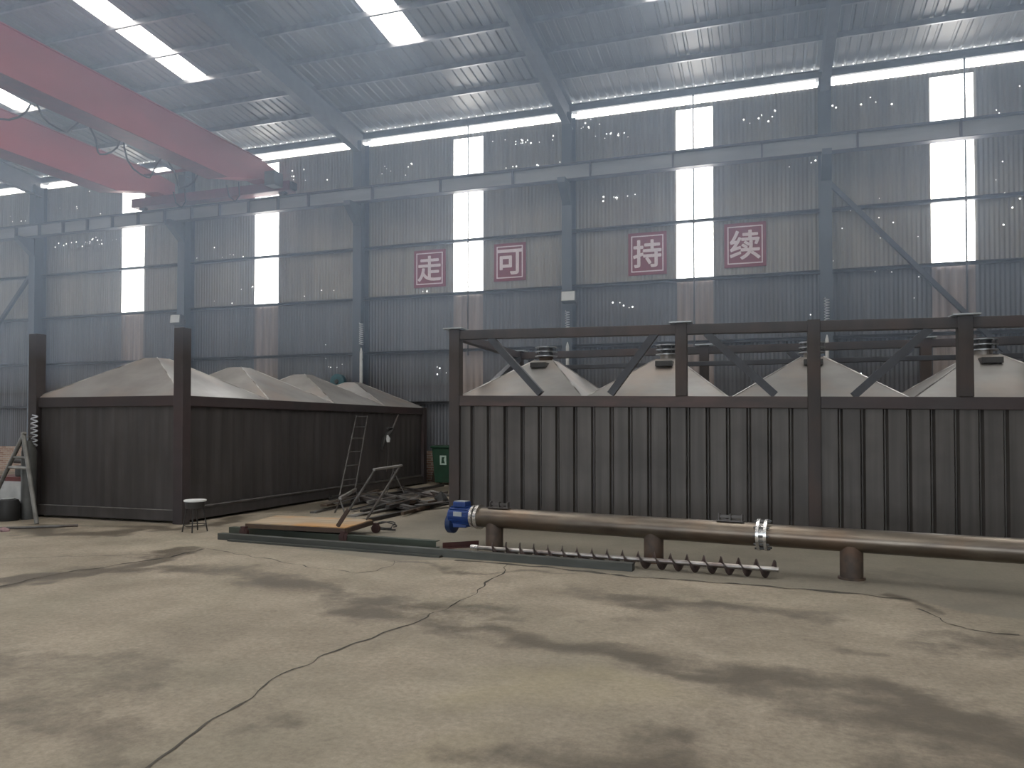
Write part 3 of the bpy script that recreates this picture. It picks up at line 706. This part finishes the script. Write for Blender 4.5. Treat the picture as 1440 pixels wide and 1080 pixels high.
def right_container():
    xa, xb, y0, y1 = -4.7, 4.15, 10.88, 14.12
    zf = lambda x: -.0155 * (x + 4.62)
    t = thing('hopper_container', 'dark ribbed container with open truss frame on top, behind the long steel pipe', 'container', ((xa + xb) / 2, (y0 + y1) / 2, 0), 'dark hopper containers')
    P = [-4.62, -1.19, .54, 2.31, 4.06]
    def rail(nm, y, x0, x1, zb, zt, d, m, tilt=True):
        f = zf if tilt else (lambda x: 0)
        MB().add([(x0, y - d / 2, zb + f(x0)), (x1, y - d / 2, zb + f(x1)), (x1, y + d / 2, zb + f(x1)), (x0, y + d / 2, zb + f(x0)),
                  (x0, y - d / 2, zt + f(x0)), (x1, y - d / 2, zt + f(x1)), (x1, y + d / 2, zt + f(x1)), (x0, y + d / 2, zt + f(x0))],
                 [(0, 3, 2, 1), (4, 5, 6, 7), (0, 1, 5, 4), (1, 2, 6, 5), (2, 3, 7, 6), (3, 0, 4, 7)]).build(nm, M[m], t, bevel=.008)
    # ribbed walls
    for x0, x1 in ((xa + .12, .46), (.62, xb - .1)):
        ribbed(MB(), (x0, y0 + .04), (x1, y0 + .04), .1, 1.83,   .27, .05, zf).build('side_panel', M['ribbed'], t)
    ribbed(MB(), (xb - .1, y1 - .04), (xa + .1, y1 - .04), .1, 1.86,   .27, .05).build('side_panel', M['ribbed'], t)
    ribbed(MB(), (xa + .06, y1 - .1), (xa + .06, y0 + .1), .1, 1.86,   .27, .05).build('end_panel', M['ribbed'], t)
    ribbed(MB(), (xb - .06, y0 + .1), (xb - .06, y1 - .1), .1, 1.7,   .27, .05).build('end_panel', M['ribbed'], t)
    rail('top_rail', y0 + .06, -4.54, .46, 1.82, 1.98, .14, 'rail'); rail('top_rail', y0 + .06, .62, xb, 1.82, 1.98, .14, 'rail_dark')
    rail('top_rail', y1 - .06, xa, xb, 1.82, 1.98, .12, 'rail_dark', False)
    for x in (xa + .06, xb - .06): MB().bar((x, y0 + .13, 1.9 + zf(x)), (x, y1 - .12, 1.9), .12, .16).build('top_rail', M['rail_dark'], t)
    rail('base_rail', y0 + .06, -4.54, xb, 0, .11, .12, 'rail_dark', False)
    # posts
    for x, z0, w in ((-4.62, 0, .17), (-1.19, 1.98, .16), (.54, 0, .16), (2.31, 1.98, .17), (4.06, 0, .17)):
        zb = z0 + (zf(x) if z0 else 0)
        p = MB().box(x - w / 2, x + w / 2, y0 - .02, y0 + .14, zb, 3.0 + zf(x)).build('post', M['post'], t, bevel=.008)
        if x != .54: MB().box(x - .155, x + .155, y0 - .1, y0 + .2, 3.0 + zf(x), 3.018 + zf(x)).build('cap_plate', M['plate'], p)
    for x, z0 in ((-4.62, 0), (-1.13, 1.98), (2.4, 1.98), (4.06, 0)):
        p = MB().box(x - .08, x + .08, y1 - .14, y1, z0, 2.95).build('post', M['post'], t)
        MB().box(x - .15, x + .15, y1 - .2, y1 + .06, 2.95, 2.968).build('cap_plate', M['plate'], p)
    # upper rails
    rail('upper_rail', y0 + .06, -4.54, 4.0, 2.845, 2.985, .12, 'post')
    rail('upper_rail', y1 - .06, -4.54, 4.0, 2.80, 2.93, .12, 'post', False)
    rail('upper_rail', y1 - .5, -4.5, 4.0, 2.55, 2.63, .08, 'brace', False)
    for x in (-4.62, 4.06): MB().bar((x, y0 + .14, 2.91 + zf(x)), (x, y1 - .14, 2.87), .12, .12).build('cross_rail', M['post'], t)
    # diagonal braces in the front frame and in the back frame
    for a, b in (((-4.05, 2.85), (-3.25, 1.99)), ((-1.55, 2.83), (-2.2, 1.97)), ((-.85, 2.8), (.05, 1.93)), ((1.92, 2.75), (1.02, 1.9))):
        MB().bar((a[0], y0 + .06, a[1]), (b[0], y0 + .06, b[1]), .1, .1, (0, 1, 0)).build('brace', M['brace'], t)
    for a, b in (((2.2, 2.8), (1.3, 2.02)), ((.3, 2.8), (.85, 2.25)), ((-4.4, 2.8), (-3.3, 2.0))):
        MB().bar((a[0], y1 - .06, a[1]), (b[0], y1 - .06, b[1]), .1, .1, (0, 1, 0)).build('brace', M['brace'], t)
    MB().bar((-4.58, y1 - .2, 2.8), (-4.58, y0 + .9, 1.98), .1, .1).build('brace', M['brace'], t)
    MB().bar((3.1, y0 + .14, 2.8), (3.7, y1 - .2, 2.1), .09, .09).build('brace', M['brace'], t)
    # hopper caps with their inlet rings
    E = [-4.62, -2.62, -.54, 1.72, 4.02]; A = [-3.62, -1.58, .56, 2.87]
    for i in range(4):
        c = cap_mesh(E[i] + .01, E[i + 1] - .01, y0 + .14, y1 - .14, 1.96, 2.63, .16, .16, seed=20 + i, zf=zf).build('hopper_cap', M['cap'], t)
        cap_seams(c, E[i] + .01, E[i + 1] - .01, y0 + .14, y1 - .14, 1.96, 2.63, .16, .16, zf)
        cx, cy, z = (E[i] + E[i + 1]) / 2, (y0 + y1) / 2, 2.63 + zf((E[i] + E[i + 1]) / 2)
        MB().tube([(cx, cy, z - .01), (cx, cy, z + .07)], .12, 20).build('neck', M['rust'] if i == 0 else M['cap'], c, smooth=True)
        for j in range(3): MB().ring((cx, cy, z + .07 + j * .075), (cx, cy, z + .085 + j * .075), .19, .1, 28).build('inlet_ring', M['ring'], c, smooth=True)
        rd = MB()
        for k in range(6): rd.cyl((cx + .16 * math.cos(k * 1.047), cy + .16 * math.sin(k * 1.047), z + .07), (cx + .16 * math.cos(k * 1.047), cy + .16 * math.sin(k * 1.047), z + .25), .009, 6)
        rd.tube([(cx, cy, z + .06), (cx, cy, z + .24)], .11, 18)
        rd.build('ring_rods', M['lamp_case'], c)
        MB().box(cx - .13, cx + .13, cy - .50, cy - .26, z - .14, z - .06).build('inspection_hatch', M['cap_dark'], c)
    return t
right_container()

# ------------------------------------------------------------------ screw conveyor pipe
def conveyor():
    A = Vector((-3.27, 8.9, 0)); Bp = Vector((.74, 8.26, 0)); d = (Bp - A).normalized(); nrm = Vector((-d.y, d.x, 0)); zc = .378
    def P(s, z=zc, o=0.0): q = A + d * s + nrm * o; return Vector((q.x, q.y, z))
    t = thing('screw_conveyor', 'long round steel conveyor pipe with blue motor lying before the ribbed container', 'conveyor', (P(2).x, P(2).y, 0))
    js = 3.2
    MB().cyl(P(-.16), P(js), .122, 32).build('casing', M['pipe'], t, smooth=True)
    MB().cyl(P(js + .05), P(7.2), .115, 32).build('casing', M['pipe'], t, smooth=True)
    fg = MB().ring(P(js - .03), P(js), .165, .1, 32).ring(P(js + .045), P(js + .075), .165, .1, 32).cyl(P(js - .02), P(js + .06), .118, 24).build('joint_flange', M['chrome'], t, smooth=True)
    bb = MB()
    for k in range(10):
        a = k * math.pi / 5; o = Vector((0, 0, math.sin(a))) * .145 + nrm * math.cos(a) * .145
        bb.cyl(P(js - .055) + o, P(js + .1) + o, .012, 8)
    bb.build('bolts', M['lamp_case'], fg)
    for s in (0.03, 2.05, 4.06):
        st = MB().cyl(P(s, 0.0), P(s, zc - .05), .108, 28).build('outlet_stub', M['stub'], t, smooth=True)
        MB().ring(P(s, 0.001), P(s, .02), .128, .1, 28).build('foot_ring', M['stub'], st, smooth=True)
    # small angle brackets on top of the casing
    for s in (.08, js - .33):
        bk = MB()
        bk.bar(P(s - .12, zc + .128), P(s + .16, zc + .128), .1, .012)
        for e in (-.1, .02, .14): bk.bar(P(s + e, zc + .13), P(s + e, zc + .2), .06, .012, d)
        bk.bar(P(s - .1, zc + .17), P(s + .14, zc + .17), .012, .03)
        bk.build('bracket', M['tube'], t)
    MB().ring(P(-.20), P(-.16), .155, .04, 28).ring(P(-.27), P(-.235), .14, .04, 28).build('end_flange', M['chrome'], t, smooth=True)
    # gear motor: round body with cooling ribs, terminal box, fan cowl
    m = MB(); m.tube([P(-.60), P(-.58), P(-.30), P(-.27)], [.10, .118, .118, .09], 28)
    mo = m.build('motor', M['motor'], t, smooth=True)
    rb_ = MB()
    for k in range(16):
        a = k * math.pi / 8; o = (Vector((0, 0, math.sin(a))) + nrm * math.cos(a)); rb_.bar(P(-.57) + o * .122, P(-.31) + o * .122, .01, .02, o)
    rb_.build('cooling_ribs', M['motor'], mo)
    MB().cyl(P(-.27), P(-.2), .06, 20).build('shaft_neck', M['chrome'], mo, smooth=True)
    bx = P(-.44, zc + .15)
    MB().bar(P(-.53, zc + .145), P(-.35, zc + .145), .15, .07).build('terminal_box', M['motor'], mo, bevel=.012)
    MB().bar(P(-.52, zc + .184), P(-.36, zc + .184), .12, .008).build('terminal_box_lid', M['plate'], mo)
    MB().bar(P(-.49, zc + .03, -.125), P(-.37, zc + .03, -.125), .008, .06).build('nameplate', M['plate'], mo)
    MB().tube([P(-.64, zc - .10), P(-.62, zc - .10), P(-.55, zc - .10), P(-.53, zc - .10)], [.07, .125, .125, .09], 26).build('fan_cowl', M['motor_dark'], mo, smooth=True)
    MB().box(P(-.44).x - .09, P(-.44).x + .09, P(-.44).y - .09, P(-.44).y + .09, zc - .14, zc - .09).build('mounting_foot', M['motor'], mo, bevel=.008)
    pv = P(5.7, .22)
    MB().ring(pv - nrm * .03, pv + nrm * .03, .035, .018, 14).build('lifting_eye', M['rust'], t)
conveyor()

# auger lying on the floor
def auger():
    A = Vector((-3.30, 8.35, 0)); B = Vector((.06, 8.02, 0)); L = (B - A).length; d = (B - A).normalized(); nrm = Vector((-d.y, d.x, 0))
    R, r, pitch = .092, .026, .172
    P = lambda s, z, o: A + d * s + nrm * o + Vector((0, 0, z))
    t = thing('auger_screw', 'bare steel auger screw lying on the floor before the conveyor pipe', 'auger', ((A.x + B.x) / 2, (A.y + B.y) / 2, 0))
    MB().cyl(P(0, R, 0), P(L, R, 0), r, 16).build('shaft', M['auger'], t, smooth=True)
    vs = []; fs = []; n = int((L - .22) / pitch * 24)
    for i in range(n + 1):
        a = 2 * math.pi * i / 24; s = .2 + pitch * i / 24; rr = R * min(1, .45 + i / 20)
        for q, e in ((r * .9, -.006), (rr, -.003), (rr, .003), (r * .9, .006)):
            vs.append(P(s + e, R + q * math.sin(a), q * math.cos(a)))
    for i in range(n):
        for k in range(4): fs.append((i * 4 + k, i * 4 + (k + 1) % 4, i * 4 + 4 + (k + 1) % 4, i * 4 + 4 + k))
    MB().add(vs, fs).build('flight', M['flight'], t)
    MB().cyl(P(-.03, R, 0), P(.06, R, 0), .034, 16).build('shaft_end', M['chrome'], t, smooth=True)
auger()

# ------------------------------------------------------------------ steel lengths on the floor
def floor_beam(a, b, w, h, m, lab, name='steel_beam', z=0.0, prof='box', group='steel lengths before the cart'):
    a = Vector((a[0], a[1], z + h / 2)); b = Vector((b[0], b[1], z + h / 2)); mb = MB()
    if prof == 'box': mb.bar(a, b, w, h)
    elif prof == 'channel': mb.channel(a, b, w, h, .01, side=-1)
    elif prof == 'ibeam': mb.ibeam(a, b, w, h, .01)
    elif prof == 'angle': mb.prism([(-w / 2, -h / 2), (w / 2, -h / 2), (w / 2, -h / 2 + .008), (-w / 2 + .008, -h / 2 + .008), (-w / 2 + .008, h / 2), (-w / 2, h / 2)], a, b)
    return tag(mb.build(name, M[m], loc=(a.x, a.y, z)), lab, 'beam', group)
floor_beam((-6.98, 8.47), (-1.37, 7.98), .10, .082, 'beam_green', 'longest grey-green steel beam on the floor, ending beside the auger')
floor_beam((-6.75, 8.36), (-3.6, 8.085), .07, .022, 'beam_green', 'thin flat bar along the front of the longest steel beam')
floor_beam((-7.22, 8.99), (-3.92, 8.71), .10, .09, 'beam_green2', 'green steel channel on the floor directly under the flat cart', prof='channel')
floor_beam((-6.6, 8.74), (-3.86, 8.505), .12, .025, 'beam_green2', 'flat green strip lying between the two long beams')
floor_beam((-3.83, 8.68), (-3.47, 8.98), .07, .07, 'maroon', 'short maroon angle offcut near the auger end', 'steel_offcut', prof='angle')

# ------------------------------------------------------------------ flat cart
def cart():
    c = [Vector(v) for v in ((-6.82, 8.80, 0), (-6.97, 9.70, 0), (-5.36, 9.66, 0), (-5.27, 8.80, 0))]
    t = thing('platform_cart', 'low flat cart with worn wooden deck and tube handle', 'cart', (-6.1, 9.25, 0))
    zs = .172
    vs = [(v.x, v.y, zs) for v in c] + [(v.x, v.y, zs + .012) for v in c]
    MB().add(vs, [(0, 1, 2, 3), (7, 6, 5, 4), (0, 4, 5, 1), (1, 5, 6, 2), (2, 6, 7, 3), (3, 7, 4, 0)]).build('deck', M['ply'], t)
    fr = MB()
    for i in range(4):
        a, b = c[i], c[(i + 1) % 4]; fr.bar((a.x, a.y, zs - .03), (b.x, b.y, zs - .03), .04, .058)
    fr.build('deck_frame', M['rust'], t)
    for i, (sx, sy) in enumerate(((.0, -.05), (.02, .02), (.06, .0), (-.02, -.02))):
        v = c[i]; x, y = v.x + sx, v.y + sy
        w = MB().cyl((x, y - .025, .062), (x, y + .025, .062), .062, 22).build('wheel', M['wheel'], t, smooth=True)
        MB().box(x - .035, x + .035, y - .035, y + .035, .118, .142).box(x - .02, x + .02, y + .028, y + .034, .05, .12).box(x - .02, x + .02, y - .034, y - .028, .05, .12).build('caster_fork', M['wheel'], w)
    h0, h1 = Vector((-5.40, 8.84, .19)), Vector((-5.42, 9.6, .19))
    t0, t1 = wl(528, 660, 8.84), wl(563, 655, 9.6)
    hd = MB().tube([h0, t0], .016, 10).build('handle_post', M['tube'], t, smooth=True)
    MB().tube([h1, t1], .016, 10).build('handle_post', M['tube'], t, smooth=True)
    dd = (t1 - t0) * .06
    MB().tube([t0 - dd, t1 + dd], .017, 10).build('grip_bar', M['scrap_light'], hd, smooth=True)
    q0, q1 = h0.lerp(t0, .0), h0.lerp(t0, .3)
    MB().bar(q0 + Vector((-.01, -.015, 0)), q1 + Vector((-.01, -.015, 0)), .05, .02, (0, 1, 0)).build('handle_plate', M['rust'], hd)
cart()
p = fl(540, 747)
cb = MB(); pts = []
for i in range(70):
    a = i * .27; rr = .14 + .03 * math.sin(i * .9); pts.append((p.x + rr * math.cos(a) * 1.1, p.y + rr * math.sin(a), .02 + .05 * (1 + math.sin(a * .5 + 1)) * (.5 + .5 * math.sin(i * .21) ** 2)))
tag(cb.tube(pts, .009, 6).build('cable_loop', M['black'], smooth=True, loc=(p.x, p.y, 0)), 'loose black cable loops on the floor right of the cart', 'cable')

# ------------------------------------------------------------------ stool
def stool():
    p = fl(274, 748); x, y = p.x, p.y; h = .46
    t = thing('stool', 'small stool with pale round top at the left container corner', 'stool', (x, y, 0))
    MB().tube([(x, y, h - .025), (x, y, h - .005), (x, y, h)], [.15, .155, .145], 28).build('seat', M['white'], t, smooth=True)
    MB().tube([(x, y, h - .12), (x, y, h - .025)], [.13, .14], 24).build('seat_skirt', M['scrap_dark'], t, smooth=True)
    for k in range(4):
        a = k * math.pi / 2 + .5
        MB().tube([(x + .11 * math.cos(a), y + .11 * math.sin(a), h - .1), (x + .17 * math.cos(a), y + .17 * math.sin(a), .005)], .009, 8).build('leg', M['scrap_dark'], t)
    MB().tube([(x + .155 * math.cos(a / 12 * 2 * math.pi), y + .155 * math.sin(a / 12 * 2 * math.pi), .1) for a in range(13)], .007, 6).build('foot_ring', M['scrap_dark'], t)
stool()

# ------------------------------------------------------------------ ladder leaning on the left container
def ladder():
    top = xl(509, 585, -8.53); bl = fl(486, 706)
    bot = Vector((bl.x, bl.y, 0))
    t = thing('ladder', 'thin grey ladder leaning on the side of the left container', 'ladder', (bot.x, bot.y, 0))
    s = Vector((0, .24, 0)); e = Vector((0, .05, 0))
    for sg in (-1, 1): MB().tube([bot + (s + e) * sg, top + s * sg], .016, 8).build('rail', M['tube'], t)
    for k in (.08, .24, .40, .56, .72, .86, .99):
        p = bot.lerp(top, k); w = (s + e * (1 - k))
        MB().tube([p - w * 1.1, p + w * 1.1], .014, 8).build('rung', M['scrap'], t)
ladder()

# cable bundle with a pale work lamp hung on the container side
def bundle():
    a = xl(560, 584, -8.575); b = xl(552, 603, -8.5); c = xl(541, 617, -8.48); e = xl(537, 632, -8.5)
    t = thing('hanging_cable_bundle', 'dark cable bundle with pale lamp hanging on the left container side', 'cable', (a.x, a.y, a.z))
    MB().tube([a + Vector((0, 0, .03)), a, b], .022, 8).build('strap', M['scrap'], t)
    MB().tube([b + Vector((0, -.25, .02)), b, c.lerp(b, .4), c, e], [.03, .06, .07, .06, .03], 10).build('cable_bundle', M['scrap_dark'], t, smooth=True)
    MB().tube([c + Vector((.08, -.02, .08)), c + Vector((.09, 0, .0)), c + Vector((.09, .0, -.08))], [.02, .05, .035], 12).build('lamp', M['white'], t, smooth=True)
    MB().tube([c + Vector((.08, 0, -.08)), c + Vector((.07, 0.05, -.4)), c + Vector((.05, 0, -.75))], .008, 6).build('flex', M['tube'], t)
bundle()

# ------------------------------------------------------------------ scrap heap between the containers
SCR = [((470, 702), (566, 684), .12, .03, 0, 'scrap', 'grey flat bar at the back of the scrap heap, nearest the container'),
       ((478, 714), (590, 692), .10, .05, 0, 'scrap_dark', 'dark square bar low in the scrap heap behind the cart handle'),
       ((494, 727), (612, 704), .16, .025, .0, 'scrap_light', 'pale wide flat strip along the front of the scrap heap'),
       ((505, 737), (632, 709), .08, .06, 0, 'scrap_dark', 'dark long bar at the very front of the scrap heap'),
       ((520, 712), (628, 694), .07, .05, 0, 'scrap', 'grey angle bar in the middle of the scrap heap'),
       ((548, 696), (622, 684), .10, .05, 0, 'scrap_dark', 'short dark bar near the far container corner'),
       ((528, 698), (600, 712), .05, .04, .062, 'scrap_light', 'pale thin bar crossing on top of the scrap heap'),
       ((556, 716), (628, 704), .05, .05, .0, 'rust', 'rusty brown bar beside the pale strip'),
       ((566, 690), (632, 702), .06, .04, .055, 'scrap', 'grey bar crossing over the right end of the heap'),
       ((440, 722), (500, 708), .12, .03, 0, 'scrap', 'grey plate strip lying behind the cart deck')]
for a, b, w, h, z, m, lab in SCR:
    floor_beam(fl(*a), fl(*b), w, h, m, lab, 'scrap_bar', z, 'box', 'bars in the scrap heap')
hr2 = random.Random(12)
for i in range(40):
    px, py = hr2.uniform(462, 618), hr2.uniform(681, 726)
    py = min(py, 668 + (px - 430) * .42 + 6) if px < 520 else min(py, 716)
    ln = hr2.uniform(18, 52); sl = hr2.choice((-.19, -.24, -.12, -.3, .22))
    a = (px - ln, py - sl * ln); b = (px + ln * .6, py + sl * ln * .6)
    if b[0] > 632 or a[0] < 448 or min(fl(*a).x, fl(*b).x) < -8.42 or max(fl(*a).y, fl(*b).y) > 18.2: continue
    m = ('scrap_dark', 'scrap_dark', 'scrap', 'scrap', 'scrap_light', 'rust')[i % 6]
    floor_beam(fl(*a), fl(*b), hr2.choice((.05, .08, .12)), hr2.choice((.025, .04, .05)), m, 'steel bar jumbled in the scrap heap between the two containers', 'scrap_bar', .03 + .012 * (i % 7), 'angle' if i % 3 == 0 else 'box', 'jumbled bars in the scrap heap')
p = fl(606, 697)
lp = MB(); 
def lump(x, y, rx, ry, h, name, m, lab, cat, seed, group=None):
    r = random.Random(seed); mb = MB(); n, k = 14, 5; vs = []
    for i in range(k + 1):
        t = i / k
        for j in range(n):
            a = 2 * math.pi * j / n; q = (1 - t ** 2.2) * (1 + r.uniform(-.18, .18))
            vs.append((x + rx * q * math.cos(a), y + ry * q * math.sin(a), h * t * (1 + r.uniform(-.12, .12))))
    mb.add(vs, [(i * n + j, i * n + (j + 1) % n, (i + 1) * n + (j + 1) % n, (i + 1) * n + j) for i in range(k) for j in range(n)] + [tuple(range(n))])
    return tag(mb.build(name, M[m], smooth=True, loc=(x, y, 0)), lab, cat, group)
lump(p.x, p.y, .28, .22, .12, 'scrap_sheet', 'scrap_light', 'crumpled pale sheet metal at the right of the scrap heap', 'scrap', 4)
p = fl(620, 706); lump(p.x, p.y, .14, .12, .2, 'scrap_bag', 'black', 'small black lump at the right end of the scrap heap', 'bag', 5)
# rods standing as a tripod
ap = fl(554, 694) ; apx = Vector((ap.x, ap.y, .0)); top = wl(553, 661, ap.y)
t = thing('rod_tripod', 'thin grey steel rods propped as a tripod behind the cart handle', 'stand', (apx.x, apx.y, 0))
for px, py in ((541, 703), (573, 704), (560, 690)):
    q = fl(px, py); MB().tube([q, top + (top - q).normalized() * .12], .011, 8).build('leg', M['tube'], t)
MB().tube([top + Vector((-.02, 0, -.1)), top + Vector((-.02, 0, .2))], .008, 6).build('stem', M['tube'], t)
# low steel trestle at the ladder's foot
a = fl(478, 722); b = fl(500, 707)
t = thing('steel_trestle', 'low steel trestle with pale top bar behind the cart deck', 'trestle', ((a.x + b.x) / 2, (a.y + b.y) / 2, 0))
h = .26
MB().bar((a.x, a.y, h), (b.x, b.y, h), .05, .05).build('top_bar', M['scrap_light'], t)
for v in (a, b):
    for sx in (-.13, .13): MB().tube([(v.x, v.y, h - .02), (v.x + sx, v.y - sx * .4, .005)], .014, 8).build('leg', M['scrap'], t)

# ------------------------------------------------------------------ bin by the wall
def bin_():
    x, y = -8.0, 18.35; w, d, h = .3, .3, .95
    t = thing('wheelie_bin', 'green wheelie bin by the brick plinth between the containers', 'bin', (x, y, 0))
    MB().add([(x - w * .8, y - d * .8, .06), (x + w * .8, y - d * .8, .06), (x + w * .8, y + d * .8, .06), (x - w * .8, y + d * .8, .06), (x - w, y - d, h), (x + w, y - d, h), (x + w, y + d, h), (x - w, y + d, h)],
             [(0, 3, 2, 1), (4, 5, 6, 7), (0, 1, 5, 4), (1, 2, 6, 5), (2, 3, 7, 6), (3, 0, 4, 7)]).build('body', M['bin'], t, bevel=.02)
    MB().box(x - w - .03, x + w + .03, y - d - .04, y + d + .03, h, h + .06).build('lid', M['bin'], t, bevel=.02)
    for s in (-1, 1): MB().cyl((x + s * .26 - .025, y + .2, .09), (x + s * .26 + .025, y + .2, .09), .09, 18).build('wheel', M['black'], t)
    lx = x + .02; yy = y - d * .945
    lb = MB().add([(lx - .09, yy - .008, .52), (lx + .09, yy - .008, .52), (lx + .09, yy - .022, .76), (lx - .09, yy - .022, .76)], [(0, 1, 2, 3)]).build('label', M['bin_label'], t)
    MB().add([(lx - .05, yy - .014, .56), (lx + .05, yy - .014, .56), (lx + .02, yy - .022, .66), (lx + .05, yy - .026, .72), (lx - .03, yy - .026, .72)], [(0, 1, 2, 3, 4)]).build('emblem', M['bin'], lb)
bin_()
# rust stained board against the plinth
tag(MB().bar((-8.62, 18.86, 0.01), (-8.48, 19.0, .8), .12, .03, (0, 1, 0)).build('leaning_board', M['rust'], loc=(-8.62, 18.86, 0)), 'narrow rusty board leaning on the brick plinth beside the bin', 'board')

# teal fan on the wall, seen over the far caps
p = wl(477, 537, 18.85)
t = thing('wall_fan', 'round teal fan on the wall above the far caps of the left container', 'fan', (p.x, p.y, p.z))
MB().tube([(p.x, p.y - .14, p.z), (p.x, p.y - .12, p.z), (p.x, p.y + .02, p.z), (p.x, p.y + .05, p.z)], [.19, .22, .22, .16], 24).build('shroud', M['teal'], t, smooth=True)
MB().box(p.x - .04, p.x + .04, p.y + .03, 19.07, p.z - .04, p.z + .04).build('arm', M['machine'], t)
MB().tube([(p.x, p.y - .17, p.z), (p.x, p.y - .139, p.z)], [.05, .07], 16).build('hub', M['machine'], t, smooth=True)

# ------------------------------------------------------------------ clutter at the left edge
def a_frame():
    f1 = fl(52, 737); f2 = fl(-22, 728); ap = wl(33, 612, 9.15)
    t = thing('pipe_trestle', 'tall grey pipe trestle at the end of the left container', 'trestle', ((f1.x + f2.x) / 2, f1.y, 0))
    MB().tube([f1, ap + (ap - f1) * .03], .033, 12).build('leg', M['pole'], t, smooth=True)
    MB().tube([f2, ap + (ap - f2) * .03], .033, 12).build('leg', M['pole'], t, smooth=True)
    f3 = Vector((ap.x - .55, ap.y + .55, 0)); MB().tube([f3, ap], .033, 12).build('leg', M['pole'], t, smooth=True)
    m1 = f1.lerp(ap, .62); m2 = f2.lerp(ap, .62); MB().tube([m1, m2], .024, 10).build('crossbar', M['scrap_light'], t)
    m1 = f1.lerp(ap, .74); m2 = f2.lerp(ap, .74); MB().tube([m1, m2], .02, 10).build('crossbar', M['pole'], t)
a_frame()
def red_table():
    p = fl(8, 728); x, y = p.x - .45, p.y + .8
    t = thing('work_table', 'red framed work bench with pale sheet behind the pipe trestle', 'table', (x, y, 0))
    MB().box(x - .7, x + .55, y - .35, y + .35, .60, .63).build('table_top', M['redframe'], t)
    MB().box(x - .6, x + .45, y - .36, y - .352, .22, .56).build('pale_sheet', M['sheet'], t)
    MB().box(x - .7, x + .55, y - .35, y - .3, .5, .6).box(x - .7, x + .55, y - .35, y - .3, .14, .2).build('apron', M['redframe'], t)
    for sx in (-.67, .52):
        for sy in (-.32, .32): MB().box(x + sx - .03, x + sx + .03, y + sy - .03, y + sy + .03, 0, .6).build('leg', M['redframe'], t)
    return x, y
tx, ty = red_table()
def vise():
    x, y = tx + .15, ty
    t = thing('bench_machine', 'dark grey machine standing on the red framed bench', 'machine', (x, y, .63))
    MB().box(x - .28, x + .28, y - .2, y + .2, .632, .82).build('base', M['machine'], t, bevel=.02)
    MB().box(x - .16, x + .24, y - .15, y + .15, .82, 1.02).build('head', M['machine'], t, bevel=.04)
    MB().cyl((x - .45, y - .05, .9), (x + .3, y - .05, .9), .05, 16).build('spindle', M['scrap'], t, smooth=True)
    MB().tube([(x + .1, y, 1.02), (x + .18, y - .05, 1.28)], .018, 8).build('lever', M['tube'], t)
vise()
p = fl(3, 733)
t = thing('black_drum', 'low black rubber drum at the foot of the pipe trestle', 'drum', (p.x, p.y + .1, 0))
MB().tube([(p.x, p.y + .1, 0), (p.x, p.y + .1, .04), (p.x, p.y + .1, .26), (p.x, p.y + .1, .33), (p.x, p.y + .1, .35)], [.15, .17, .17, .14, .08], 20).build('body', M['black'], t, smooth=True)
MB().ring((p.x, p.y + .1, .33), (p.x, p.y + .1, .36), .09, .05, 16).build('lid_ring', M['sheet'], t)
for i, (px, py, rx, lab) in enumerate(((4, 747, .12, 'crumpled pink rag on the floor below the black drum'),)):
    q = fl(px, py); lump(q.x, q.y, rx, .08, .06, 'rag', 'rag', lab, 'rag', 30 + i)
a = fl(-40, 745); b = fl(100, 742)
tag(MB().tube([(a.x, a.y, .02), ((a.x + b.x) / 2, (a.y + b.y) / 2 - .05, .02), (b.x, b.y + .12, .02)], .018, 8).build('hose', M['scrap'], smooth=True, loc=(a.x, a.y, 0)), 'grey hose on the floor along the left container end', 'hose')
x, y = -11.45, 9.3
t = thing('gas_bottle', 'dark steel gas bottle standing against the left container end panel', 'bottle', (x, y, 0))
MB().tube([(x, y, 0), (x, y, 1.1), (x, y, 1.22), (x, y, 1.27)], [.11, .11, .06, .035], 20).build('body', M['machine'], t, smooth=True)
MB().cyl((x, y, 1.27), (x, y, 1.36), .02, 10).cyl((x - .05, y, 1.33), (x + .05, y, 1.33), .012, 8).build('valve', M['scrap'], t)
p = wl(37, 603, 9.3)
tag(MB().tube([(p.x + .05 * math.cos(i * .8), 9.44 + .04 * math.sin(i * .8), p.z - .28 + .010 * i) for i in range(52)], .012, 6).build('cable_coil', M['coil'], smooth=True, loc=(p.x, 9.44, p.z)), 'pale cable coil hung on the left end post of the left container', 'cable')

# ------------------------------------------------------------------ smoke hanging under the roof
def haze(z0, z1, dens, lab):
    m = bpy.data.materials.new('welding_haze'); m.use_nodes = True
    nt = m.node_tree; nt.nodes.remove(nt.nodes['Principled BSDF'])
    v = nt.nodes.new('ShaderNodeVolumeScatter'); v.inputs['Color'].default_value = (.60, .76, 1.0, 1); v.inputs['Density'].default_value = dens; v.inputs['Anisotropy'].default_value = .35
    nt.links.new(v.outputs[0], nt.nodes['Material Output'].inputs['Volume'])
    o = MB().box(X_L + .2, X_R - .2, -8, Y_WALL - .1, z0, z1).build('haze', m)
    tag(o, lab, 'haze', kind='stuff')
haze(2.6, 11.4, HAZE, 'thin bluish welding haze hanging under the roof')
